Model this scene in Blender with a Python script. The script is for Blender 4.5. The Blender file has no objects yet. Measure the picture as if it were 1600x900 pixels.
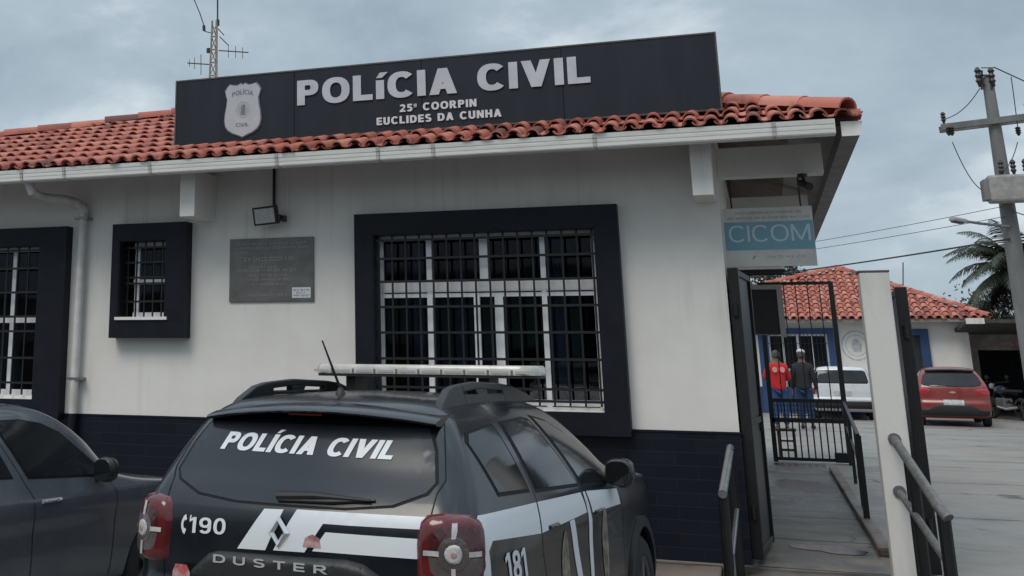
import bpy, bmesh, math, random
import numpy as np
from mathutils import Vector, Matrix
random.seed(7); rng = np.random.RandomState(5)
scene = bpy.context.scene
COL = scene.collection
R = math.radians

# ---------------------------------------------------------------- camera
F, CX, CY = 1822.5, 416.0, 97.8            # focal length and principal point, in pixels of a 1600x900 frame
PT, RL, YW = R(14.224), R(0.418), R(22.591)
CAM = np.array([0.0, -10.65, 1.813])
fw = np.array([-math.sin(YW)*math.cos(PT), math.cos(YW)*math.cos(PT), math.sin(PT)])
rt0 = np.array([math.cos(YW), math.sin(YW), 0.0]); up0 = np.cross(rt0, fw)
rt = rt0*math.cos(RL)+up0*math.sin(RL); up = -rt0*math.sin(RL)+up0*math.cos(RL)
cd = bpy.data.cameras.new('camera'); co = bpy.data.objects.new('camera', cd); COL.objects.link(co)
cd.sensor_width = 36; cd.sensor_fit = 'HORIZONTAL'; cd.lens = F/1600*36
cd.shift_x = (800-CX)/1600; cd.shift_y = (CY-450)/1600
cd.clip_start = 0.1; cd.clip_end = 3000
m = Matrix(((rt[0], up[0], -fw[0], CAM[0]), (rt[1], up[1], -fw[1], CAM[1]), (rt[2], up[2], -fw[2], CAM[2]), (0, 0, 0, 1)))
co.matrix_world = m
scene.camera = co

# ---------------------------------------------------------------- world, sun, exposure
SUN_EL, SUN_AZ = R(52), R(200)             # azimuth clockwise from +Y; the sun stands behind the clouds over the street
w = bpy.data.worlds.new('World'); scene.world = w; w.use_nodes = True
nt = w.node_tree; N = nt.nodes; L = nt.links
bg = N['Background']; bg.inputs[1].default_value = 0.1
sky = N.new('ShaderNodeTexSky'); sky.sky_type = 'NISHITA'; sky.sun_disc = False
sky.sun_elevation = SUN_EL; sky.sun_rotation = SUN_AZ; sky.air_density = 1.0; sky.dust_density = 2.0
tc = N.new('ShaderNodeTexCoord')
mp = N.new('ShaderNodeMapping'); mp.inputs['Scale'].default_value = (1.0, 1.0, 1.9); mp.inputs['Location'].default_value = (0.9, 0.4, 0.2)
L.new(tc.outputs['Generated'], mp.inputs[0])
n1 = N.new('ShaderNodeTexNoise'); n1.inputs['Scale'].default_value = 4.2; n1.inputs['Detail'].default_value = 9; n1.inputs['Roughness'].default_value = .57
n1.inputs['Distortion'].default_value = .25
L.new(mp.outputs[0], n1.inputs[0])
cr = N.new('ShaderNodeValToRGB'); L.new(n1.outputs['Fac'], cr.inputs[0])
e = cr.color_ramp.elements
e[0].position = .36; e[0].color = (.345, .43, .51, 1); e[1].position = .72; e[1].color = (.84, .90, .93, 1)
e2 = cr.color_ramp.elements.new(.53); e2.color = (.46, .56, .64, 1)
# overcast: brighter overhead than near the horizon
sx = N.new('ShaderNodeSeparateXYZ'); L.new(tc.outputs['Generated'], sx.inputs[0])
mr = N.new('ShaderNodeMapRange'); L.new(sx.outputs['Z'], mr.inputs[0])
mr.inputs[1].default_value = .3; mr.inputs[2].default_value = 1; mr.inputs[3].default_value = 9.8; mr.inputs[4].default_value = 23.0
mu = N.new('ShaderNodeVectorMath'); mu.operation = 'SCALE'; L.new(cr.outputs[0], mu.inputs[0]); L.new(mr.outputs[0], mu.inputs['Scale'])
mx = N.new('ShaderNodeMix'); mx.data_type = 'RGBA'; mx.inputs[0].default_value = .93
L.new(sky.outputs[0], mx.inputs[6]); L.new(mu.outputs[0], mx.inputs[7]); L.new(mx.outputs[2], bg.inputs[0])

sd = bpy.data.lights.new('sun', 'SUN'); so = bpy.data.objects.new('sun', sd); COL.objects.link(so)
sd.energy = 1.4; sd.angle = R(28); sd.color = (1, .92, .80)
dv = Vector((math.sin(SUN_AZ)*math.cos(SUN_EL), math.cos(SUN_AZ)*math.cos(SUN_EL), math.sin(SUN_EL)))
so.rotation_euler = dv.to_track_quat('Z', 'Y').to_euler()
scene.view_settings.view_transform = 'Standard'; scene.view_settings.look = 'None'
scene.view_settings.exposure = 0.0; scene.view_settings.gamma = 1.0

# ---------------------------------------------------------------- helpers
def ray(px, py): return fw + rt*(px-CX)/F - up*(py-CY)/F
def at(px, py, ax, v):                       # point of the photograph on the plane  axis = v
    d = ray(px, py); return CAM + d*((v-CAM[ax])/d[ax])
def aY(px, py, y): return at(px, py, 1, y)

def mat(name, col, rough=.6, metal=0., col2=None, nscale=3., ndetail=5., bump=0., bscale=40., coat=0., spec=.5, contrast=(.35, .65), stretch=None, rvar=0.):
    m = bpy.data.materials.new(name); m.use_nodes = True
    t = m.node_tree; b = t.nodes['Principled BSDF']
    b.inputs['Base Color'].default_value = (*col, 1); b.inputs['Roughness'].default_value = rough; b.inputs['Metallic'].default_value = metal
    b.inputs['Coat Weight'].default_value = coat; b.inputs['Coat Roughness'].default_value = .06
    b.inputs['Specular IOR Level'].default_value = spec
    tcn = t.nodes.new('ShaderNodeTexCoord'); src = tcn.outputs['Object']
    if stretch:
        mpn = t.nodes.new('ShaderNodeMapping'); mpn.inputs['Scale'].default_value = stretch; t.links.new(src, mpn.inputs[0]); src = mpn.outputs[0]
    if col2 is not None or rvar:
        n = t.nodes.new('ShaderNodeTexNoise'); n.inputs['Scale'].default_value = nscale; n.inputs['Detail'].default_value = ndetail; n.inputs['Roughness'].default_value = .6
        t.links.new(src, n.inputs[0])
        r = t.nodes.new('ShaderNodeMapRange'); r.inputs[1].default_value = contrast[0]; r.inputs[2].default_value = contrast[1]
        t.links.new(n.outputs['Fac'], r.inputs[0])
        if col2 is not None:
            x = t.nodes.new('ShaderNodeMix'); x.data_type = 'RGBA'; x.inputs[6].default_value = (*col, 1); x.inputs[7].default_value = (*col2, 1)
            t.links.new(r.outputs[0], x.inputs[0]); t.links.new(x.outputs[2], b.inputs['Base Color'])
        if rvar:
            q = t.nodes.new('ShaderNodeMapRange'); q.inputs[3].default_value = rough; q.inputs[4].default_value = rough+rvar
            t.links.new(r.outputs[0], q.inputs[0]); t.links.new(q.outputs[0], b.inputs['Roughness'])
    if bump:
        n = t.nodes.new('ShaderNodeTexNoise'); n.inputs['Scale'].default_value = bscale; n.inputs['Detail'].default_value = 6
        t.links.new(src, n.inputs[0])
        bp = t.nodes.new('ShaderNodeBump'); bp.inputs['Strength'].default_value = bump; bp.inputs['Distance'].default_value = .01
        t.links.new(n.outputs['Fac'], bp.inputs['Height']); t.links.new(bp.outputs[0], b.inputs['Normal'])
    return m

XF = {}                                      # world matrix of each thing's root, by object
def thing(name, label, cat, loc=(0, 0, 0), rz=0., group=None):
    o = bpy.data.objects.new(name, None); COL.objects.link(o); o.empty_display_size = .2
    o.location = loc; o.rotation_euler = (0, 0, rz)
    o['label'] = label; o['category'] = cat
    if group: o['group'] = group
    XF[o.name] = Matrix.Translation(loc) @ Matrix.Rotation(rz, 4, 'Z')
    return o
def tag(o, label, cat, group=None, kind=None):
    o['label'] = label; o['category'] = cat
    if group: o['group'] = group
    if kind: o['kind'] = kind
    return o

class MB:
    def __init__(s): s.v = []; s.f = []
    def add(s, vs, fs):
        k = len(s.v); s.v += [tuple(map(float, p)) for p in vs]; s.f += [[k+i for i in f] for f in fs]; return s
    def box(s, x0, x1, y0, y1, z0, z1):
        return s.add([(x0,y0,z0),(x1,y0,z0),(x1,y1,z0),(x0,y1,z0),(x0,y0,z1),(x1,y0,z1),(x1,y1,z1),(x0,y1,z1)],
                     [(0,3,2,1),(4,5,6,7),(0,1,5,4),(1,2,6,5),(2,3,7,6),(3,0,4,7)])
    def bar(s, a, b, w, h=None, upv=(0, 0, 1)):             # rectangular bar from a to b
        h = h or w; a = Vector(a); b = Vector(b); d = (b-a).normalized(); u = Vector(upv)
        if abs(d.dot(u)) > .98: u = Vector((0, 1, 0))
        x = d.cross(u).normalized(); y = x.cross(d)
        q = []
        for p in (a, b):
            for i, j in ((-1,-1),(1,-1),(1,1),(-1,1)): q.append(p+x*(i*w/2)+y*(j*h/2))
        return s.add(q, [(3,2,1,0),(4,5,6,7),(0,1,5,4),(1,2,6,5),(2,3,7,6),(3,0,4,7)])
    def tube(s, pts, r, n=8, cap=True):
        pts = [Vector(p) for p in pts]; rs = r if isinstance(r, (list, tuple)) else [r]*len(pts)
        k = len(s.v); prev = None
        for i, p in enumerate(pts):
            d = (pts[min(i+1, len(pts)-1)]-pts[max(i-1, 0)]).normalized()
            if prev is None:
                u = Vector((0, 0, 1)) if abs(d.z) < .9 else Vector((1, 0, 0))
                x = d.cross(u).normalized()
            else: x = (prev - d*prev.dot(d)).normalized()
            prev = x; y = d.cross(x)
            for j in range(n):
                a = 2*math.pi*j/n; s.v.append(tuple(p+(x*math.cos(a)+y*math.sin(a))*rs[i]))
        for i in range(len(pts)-1):
            for j in range(n):
                s.f.append([k+i*n+j, k+i*n+(j+1) % n, k+(i+1)*n+(j+1) % n, k+(i+1)*n+j])
        if cap:
            s.f.append([k+j for j in range(n)][::-1]); s.f.append([k+(len(pts)-1)*n+j for j in range(n)])
        return s
    def prism(s, poly, a, b, fn):                           # polygon (list of 2D), extruded from a to b; fn(u,v,w)->xyz
        n = len(poly); vs = [fn(u, v, a) for u, v in poly]+[fn(u, v, b) for u, v in poly]
        fs = [list(range(n))[::-1], list(range(n, 2*n))]+[[i, (i+1) % n, n+(i+1) % n, n+i] for i in range(n)]
        return s.add(vs, fs)
    def lathe(s, prof, c, axis='x', n=24):                  # prof: (offset along the axis, radius)
        k = len(s.v); c = Vector(c)
        for o, r in prof:
            for j in range(n):
                a = 2*math.pi*j/n; p = (math.cos(a)*r, math.sin(a)*r)
                s.v.append(tuple(c+(Vector((o, p[0], p[1])) if axis == 'x' else Vector((p[0], o, p[1])) if axis == 'y' else Vector((p[0], p[1], o)))))
        for i in range(len(prof)-1):
            for j in range(n): s.f.append([k+i*n+j, k+i*n+(j+1) % n, k+(i+1)*n+(j+1) % n, k+(i+1)*n+j])
        return s
    def build(s, name, material, parent=None, local=False, smooth=False, bevel=0., recalc=True, sharp=35):
        me = bpy.data.meshes.new(name); vs = s.v
        if parent is not None and not local:
            root = parent
            while root.parent: root = root.parent
            inv = XF[root.name].inverted(); vs = [tuple(inv @ Vector(p)) for p in vs]
        me.from_pydata(vs, [], s.f); me.update()
        if recalc:
            bm = bmesh.new(); bm.from_mesh(me); bmesh.ops.recalc_face_normals(bm, faces=bm.faces); bm.to_mesh(me); bm.free()
        if smooth:
            me.shade_smooth()
            if sharp: me.set_sharp_from_angle(angle=R(sharp))
        me.materials.append(material)
        o = bpy.data.objects.new(name, me); COL.objects.link(o)
        if parent is not None: o.parent = parent
        if bevel:
            b = o.modifiers.new('bevel', 'BEVEL'); b.width = bevel; b.segments = 2; b.limit_method = 'ANGLE'; b.angle_limit = R(40)
        return o

def struct(o): o['kind'] = 'structure'; return o


# block capitals drawn as strokes: every letter is a few stems, bars and bowls
def glyph(ch, t, h):
    P = []
    def box(x0, x1, y0, y1): P.append(([(x0,y0),(x1,y0),(x1,y1),(x0,y1)], [(0,1,2,3)]))
    def quad(*q): P.append((list(q), [tuple(range(len(q)))]))
    def arc(cx, cy, rx, ry, a0, a1, tx=None, ty=None, n=None):
        tx = tx or t; ty = ty or h; n = n or max(6, int(abs(a1-a0)/13)); vs = []
        for i in range(n+1):
            a = R(a0+(a1-a0)*i/n); c, s = math.cos(a), math.sin(a)
            k = lambda v: math.copysign(abs(v)**.86, v)
            vs += [(cx+rx*k(c), cy+ry*k(s)), (cx+(rx-tx)*k(c), cy+(ry-ty)*k(s))]
        P.append((vs, [(2*i, 2*i+1, 2*i+3, 2*i+2) for i in range(n)]))
    w = .5
    if ch == 'I': box(0,t,0,1); w = t
    elif ch == 'Í': box(0,t,0,1); quad((t*.1,1.07),(t*.75,1.07),(t*1.55,1.27),(t*.6,1.27)); w = t
    elif ch == 'í': box(0,t,0,.74); quad((t*.05,.83),(t*.75,.83),(t*1.5,1.04),(t*.5,1.04)); w = t
    elif ch == 'L': box(0,t,0,1); box(t,.66,0,h); w = .66
    elif ch == 'O': arc(.47,.5,.47,.515,0,360); w = .94
    elif ch == '0': arc(.36,.5,.36,.51,0,360); w = .72
    elif ch == 'C': arc(.46,.5,.46,.515,42,318); w = .86
    elif ch == 'P' or ch == 'R':
        box(0,t,0,1); box(t,.42,1-h,1); box(t,.42,.38,.38+h); arc(.42,.69,.32,.31,90,-90); w = .76
        if ch == 'R': quad((.30,.40),(.30+t*1.1,.40),(.84,0),(.84-t*1.2,0)); w = .84
    elif ch == 'A': quad((0,0),(t*1.12,0),(.44+t*.56,1),(.44-t*.56,1)); quad((.88-t*1.12,0),(.88,0),(.44+t*.56,1),(.44-t*.56,1)); box(.22,.66,.2,.2+h*.9); w = .88
    elif ch == 'V': quad((.44-t*.56,0),(.44+t*.56,0),(t*1.12,1),(0,1)); quad((.44-t*.56,0),(.44+t*.56,0),(.88,1),(.88-t*1.12,1)); w = .88
    elif ch == 'E': box(0,t,0,1); box(t,.68,0,h); box(t,.64,.5-h/2,.5+h/2); box(t,.67,1-h,1); w = .68
    elif ch == 'U': box(0,t,.36,1); box(.78-t,.78,.36,1); arc(.39,.36,.39,.375,180,360); w = .78
    elif ch == 'D': box(0,t,0,1); box(t,.36,1-h,1); box(t,.36,0,h); arc(.36,.5,.46,.5,90,-90); w = .82
    elif ch == 'S': arc(.37,.72,.36,.295,25,270,t,h); arc(.37,.29,.37,.305,90,-155,t,h); w = .74
    elif ch == 'N': box(0,t,0,1); box(.82-t,.82,0,1); quad((0,1),(t*1.05,1),(.82,0),(.82-t*1.05,0)); w = .82
    elif ch == 'H': box(0,t,0,1); box(.80-t,.80,0,1); box(t,.80-t,.5-h/2,.5+h/2); w = .80
    elif ch == 'T': box(.37-t/2,.37+t/2,0,1-h); box(0,.74,1-h,1); w = .74
    elif ch == 'M': box(0,t,0,1); box(1-t,1,0,1); quad((0,1),(t*1.1,1),(.5+t*.5,.05),(.5-t*.5,.05)); quad((1-t*1.1,1),(1,1),(.5+t*.5,.05),(.5-t*.5,.05)); w = 1
    elif ch == '1': box(.2,.2+t,0,1); quad((0,.68),(.2,.80),(.2,1),(.12,.92),(0,.86)); w = .2+t+.06
    elif ch == '2': arc(.35,.70,.34,.31,165,-28); quad((0,h*.8),(t*1.3,h*.8),(.69,.58),(.69-t,.56)); box(0,.70,0,h); w = .70
    elif ch == '5': box(.10,.66,1-h,1); box(.08,.08+t*.8,.5,1-h); arc(.34,.33,.36,.335,135,-150); w = .70
    elif ch == '8': arc(.36,.73,.33,.275,0,360); arc(.36,.275,.36,.29,0,360); w = .72
    elif ch == '9': arc(.36,.68,.36,.325,0,360); box(.72-t,.72,.34,.68); arc(.36,.34,.36,.35,0,-150); w = .72
    elif ch == 'ª': arc(.17,.80,.17,.15,0,360,.08,.07); box(.26,.36,.64,.95); box(0,.36,.50,.57); w = .38
    elif ch == ' ': w = .42
    return P, w
def text_mesh(body, bold=0., shear=0., extrude=0., spacing=1., t=.27, h=.215):
    vs = []; fs = []; x = 0.; k = 0
    for ch in body:
        P, w_ = glyph(ch, t, h)
        for q, f in P:
            k += 1; z = extrude+.0003*(k % 4); b = len(vs); n = len(q)
            vs += [(x+u+shear*v, v, z) for u, v in q]; fs += [[b+i for i in g_] for g_ in f]
            if extrude:
                vs += [(x+u+shear*v, v, 0) for u, v in q]
                cnt = {}
                for g_ in f:
                    for i in range(len(g_)): e_ = (g_[i], g_[(i+1) % len(g_)]); cnt[e_] = 1
                for (i, j) in cnt:
                    if (j, i) not in cnt: fs.append([b+i, b+j, b+n+j, b+n+i])
        x += w_+.10*spacing
    return np.array(vs), fs
def text_fit(body, fn, x0, x1, z0, z1, **k):                # letters stretched into a box; fn(u, v, depth) -> xyz
    vs, fs = text_mesh(body, **k)
    lo = vs.min(0); hi = vs.max(0); top = 1.0 if hi[1] < 1.2 else hi[1]; b0 = min(0, lo[1]) if lo[1] > -.05 else lo[1]
    q = [fn(x0+(p[0]-lo[0])/(hi[0]-lo[0])*(x1-x0), z0+(p[1])*(z1-z0), p[2]) for p in vs]
    return MB().add(q, fs)
def text_words(body, fn, x0, x1, z0, z1, **k):              # the same, one mesh per word
    full, _ = text_mesh(body, **k); lo, hi = full[:,0].min(), full[:,0].max(); out = []; n0 = 0; words = body.split(' '); pos = ''
    for w_ in words:
        pre, _ = text_mesh(pos+w_[0], **k); wv, _ = text_mesh(pos+w_, **k)
        one, f = text_mesh(w_[0], **k); start = pre[:,0].max()-(one[:,0].max()-one[:,0].min()); end = wv[:,0].max()
        S = (x1-x0)/(hi-lo); out.append(text_fit(w_, fn, x0+(start-lo)*S, x0+(end-lo)*S, z0, z1, **k)); pos += w_+' '
    return out

# ---------------------------------------------------------------- materials
M = {}
M['wall'] = mat('white_wall_paint', (.78, .755, .715), .85, col2=(.68, .655, .615), nscale=1.6, ndetail=8, bump=.12, bscale=90, contrast=(.42, .8))
def streaks(m, top, amount):
    t = m.node_tree; b = t.nodes['Principled BSDF']; lk = b.inputs['Base Color'].links[0].from_socket
    tcn = t.nodes.new('ShaderNodeTexCoord'); mp = t.nodes.new('ShaderNodeMapping'); mp.inputs['Scale'].default_value = (9, 9, .35); t.links.new(tcn.outputs['Object'], mp.inputs[0])
    n = t.nodes.new('ShaderNodeTexNoise'); n.inputs['Scale'].default_value = 1.; n.inputs['Detail'].default_value = 7; n.inputs['Roughness'].default_value = .65; t.links.new(mp.outputs[0], n.inputs[0])
    n2 = t.nodes.new('ShaderNodeTexNoise'); n2.inputs['Scale'].default_value = .9; n2.inputs['Detail'].default_value = 3; t.links.new(tcn.outputs['Object'], n2.inputs[0])
    r = t.nodes.new('ShaderNodeMapRange'); r.inputs[1].default_value = .52; r.inputs[2].default_value = .74; r.inputs[4].default_value = amount; t.links.new(n.outputs['Fac'], r.inputs[0])
    r2 = t.nodes.new('ShaderNodeMapRange'); r2.inputs[1].default_value = .42; r2.inputs[2].default_value = .62; t.links.new(n2.outputs['Fac'], r2.inputs[0])
    mm = t.nodes.new('ShaderNodeMath'); mm.operation = 'MULTIPLY'; t.links.new(r.outputs[0], mm.inputs[0]); t.links.new(r2.outputs[0], mm.inputs[1])
    x = t.nodes.new('ShaderNodeMix'); x.data_type = 'RGBA'; x.inputs[7].default_value = (.27, .25, .22, 1); t.links.new(mm.outputs[0], x.inputs[0]); t.links.new(lk, x.inputs[6]); t.links.new(x.outputs[2], b.inputs['Base Color'])
streaks(M['wall'], 0, .38)
M['wall_dirty'] = mat('aged_white_paint', (.66, .64, .61), .85, col2=(.44, .42, .39), nscale=3, ndetail=8, bump=.2, bscale=60, stretch=(1, 1, .25), contrast=(.45, .8))
M['navy'] = mat('navy_paint', (.0062, .0075, .0135), .5, col2=(.010, .0118, .019), nscale=5, bump=.08, bscale=120, spec=.22)
M['black'] = mat('black_metal_paint', (.0055, .0055, .0065), .45, col2=(.010, .0095, .0095), nscale=9, bump=.05, bscale=80)
M['white_frame'] = mat('white_aluminium', (.80, .81, .83), .4)
M['pvc'] = mat('white_pvc', (.80, .785, .75), .5, col2=(.66, .64, .60), nscale=6, ndetail=8, contrast=(.5, .75), stretch=(.5, 1, 3))
M['pipe'] = mat('pipe_white_paint', (.66, .65, .63), .55, col2=(.5, .49, .46), nscale=5)
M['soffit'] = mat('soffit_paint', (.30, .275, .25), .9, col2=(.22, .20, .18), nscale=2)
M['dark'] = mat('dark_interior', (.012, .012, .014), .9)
M['glass'] = mat('window_glass', (.010, .011, .014), .08, spec=.35)
def pane_mat():
    m = bpy.data.materials.new('clear_window_glass'); m.use_nodes = True; t = m.node_tree; t.nodes.remove(t.nodes['Principled BSDF']); o = t.nodes['Material Output']
    tr = t.nodes.new('ShaderNodeBsdfTransparent'); tr.inputs[0].default_value = (.50, .56, .66, 1); g = t.nodes.new('ShaderNodeBsdfGlossy'); g.inputs['Roughness'].default_value = .04; g.inputs[0].default_value = (.85, .9, 1, 1)
    tcn = t.nodes.new('ShaderNodeTexCoord'); n = t.nodes.new('ShaderNodeTexNoise'); n.inputs['Scale'].default_value = 1.2; t.links.new(tcn.outputs['Object'], n.inputs[0]); bp = t.nodes.new('ShaderNodeBump'); bp.inputs['Strength'].default_value = .12; bp.inputs['Distance'].default_value = .03; t.links.new(n.outputs['Fac'], bp.inputs['Height']); t.links.new(bp.outputs[0], g.inputs['Normal'])
    f = t.nodes.new('ShaderNodeFresnel'); f.inputs[0].default_value = 1.5; x = t.nodes.new('ShaderNodeMixShader'); t.links.new(f.outputs[0], x.inputs[0]); t.links.new(tr.outputs[0], x.inputs[1]); t.links.new(g.outputs[0], x.inputs[2]); t.links.new(x.outputs[0], o.inputs['Surface']); return m
M['pane'] = pane_mat()
M['curtain'] = mat('curtain_cloth', (.30, .32, .38), .9, col2=(.16, .17, .21), nscale=14, stretch=(3, 1, .2))
M['letter'] = mat('grey_letter', (.53, .54, .58), .55, col2=(.45, .46, .50), nscale=5)
M['steel'] = mat('galvanised_steel', (.30, .30, .31), .38, .8, col2=(.20, .20, .21), nscale=14)
M['plate_metal'] = mat('aged_metal_plate', (.19, .185, .175), .42, .35, col2=(.125, .122, .118), nscale=7, contrast=(.3, .7))
M['white'] = mat('white_vinyl', (.68, .70, .73), .4)
M['chrome'] = mat('chrome', (.62, .63, .65), .18, 1.)
M['dull_chrome'] = mat('dull_chrome', (.55, .56, .58), .30, 1.)
M['rubber'] = mat('tyre_rubber', (.018, .018, .018), .85)
M['plastic'] = mat('black_plastic', (.016, .017, .019), .5, bump=.05, bscale=300)
M['wood'] = mat('worn_wood', (.12, .075, .045), .7, col2=(.07, .042, .026), nscale=12, stretch=(1, 1, .1))
M['bark'] = mat('palm_bark', (.13, .115, .10), .9, col2=(.07, .06, .05), nscale=10, bump=.5, bscale=20)
M['leaf'] = mat('dark_foliage', (.022, .032, .017), .6, col2=(.045, .055, .030), nscale=2)
M['concrete_pole'] = mat('pole_concrete', (.20, .20, .20), .9, col2=(.12, .12, .12), nscale=3, bump=.2, stretch=(1, 1, .2))
M['insulator'] = mat('brown_porcelain', (.03, .022, .02), .25)
M['wire'] = mat('wire', (.03, .03, .032), .6)

def tile_mat():
    m = bpy.data.materials.new('clay_roof_tile'); m.use_nodes = True; t = m.node_tree; b = t.nodes['Principled BSDF']; b.inputs['Roughness'].default_value = .75
    g = t.nodes.new('ShaderNodeNewGeometry'); r = t.nodes.new('ShaderNodeValToRGB'); t.links.new(g.outputs['Random Per Island'], r.inputs[0])
    e = r.color_ramp.elements; e[0].color = (.26, .065, .045, 1); e[1].color = (.54, .22, .16, 1)
    k = e.new(.05); k.color = (.12, .05, .04, 1); k = e.new(.10); k.color = (.33, .09, .065, 1); k = e.new(.25); k.color = (.41, .118, .080, 1); k = e.new(.6); k.color = (.47, .150, .105, 1)
    tcn = t.nodes.new('ShaderNodeTexCoord'); n = t.nodes.new('ShaderNodeTexNoise'); n.inputs['Scale'].default_value = 7; n.inputs['Detail'].default_value = 8
    t.links.new(tcn.outputs['Object'], n.inputs[0])
    q = t.nodes.new('ShaderNodeMapRange'); q.inputs[1].default_value = .48; q.inputs[2].default_value = .74; q.inputs[4].default_value = .7; t.links.new(n.outputs['Fac'], q.inputs[0])
    x = t.nodes.new('ShaderNodeMix'); x.data_type = 'RGBA'; x.inputs[7].default_value = (.12, .06, .05, 1)
    t.links.new(q.outputs[0], x.inputs[0]); t.links.new(r.outputs[0], x.inputs[6]); t.links.new(x.outputs[2], b.inputs['Base Color'])
    n2 = t.nodes.new('ShaderNodeTexNoise'); n2.inputs['Scale'].default_value = 60; t.links.new(tcn.outputs['Object'], n2.inputs[0])
    bp = t.nodes.new('ShaderNodeBump'); bp.inputs['Strength'].default_value = .25; bp.inputs['Distance'].default_value = .008; t.links.new(n2.outputs['Fac'], bp.inputs['Height']); t.links.new(bp.outputs[0], b.inputs['Normal'])
    return m
M['tile'] = tile_mat()

def wainscot_mat():
    m = bpy.data.materials.new('dark_wall_tile'); m.use_nodes = True; t = m.node_tree; b = t.nodes['Principled BSDF']
    tcn = t.nodes.new('ShaderNodeTexCoord'); mp = t.nodes.new('ShaderNodeMapping'); mp.inputs['Rotation'].default_value = (R(90), 0, 0)
    t.links.new(tcn.outputs['Object'], mp.inputs[0])
    br = t.nodes.new('ShaderNodeTexBrick'); br.offset = 0.5
    br.inputs['Scale'].default_value = 1.; br.inputs['Brick Width'].default_value = .34; br.inputs['Row Height'].default_value = .105; br.inputs['Mortar Size'].default_value = .006
    br.inputs['Color1'].default_value = (.005, .0068, .014, 1); br.inputs['Color2'].default_value = (.0085, .0108, .020, 1); br.inputs['Mortar'].default_value = (.011, .013, .020, 1)
    br.inputs['Bias'].default_value = -.1
    t.links.new(mp.outputs[0], br.inputs[0]); t.links.new(br.outputs['Color'], b.inputs['Base Color'])
    b.inputs['Roughness'].default_value = .45; b.inputs['Specular IOR Level'].default_value = .25
    bp = t.nodes.new('ShaderNodeBump'); bp.inputs['Strength'].default_value = .5; bp.inputs['Distance'].default_value = .006; bp.invert = True
    t.links.new(br.outputs['Fac'], bp.inputs['Height']); t.links.new(bp.outputs[0], b.inputs['Normal'])
    return m
M['wainscot'] = wainscot_mat()

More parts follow.
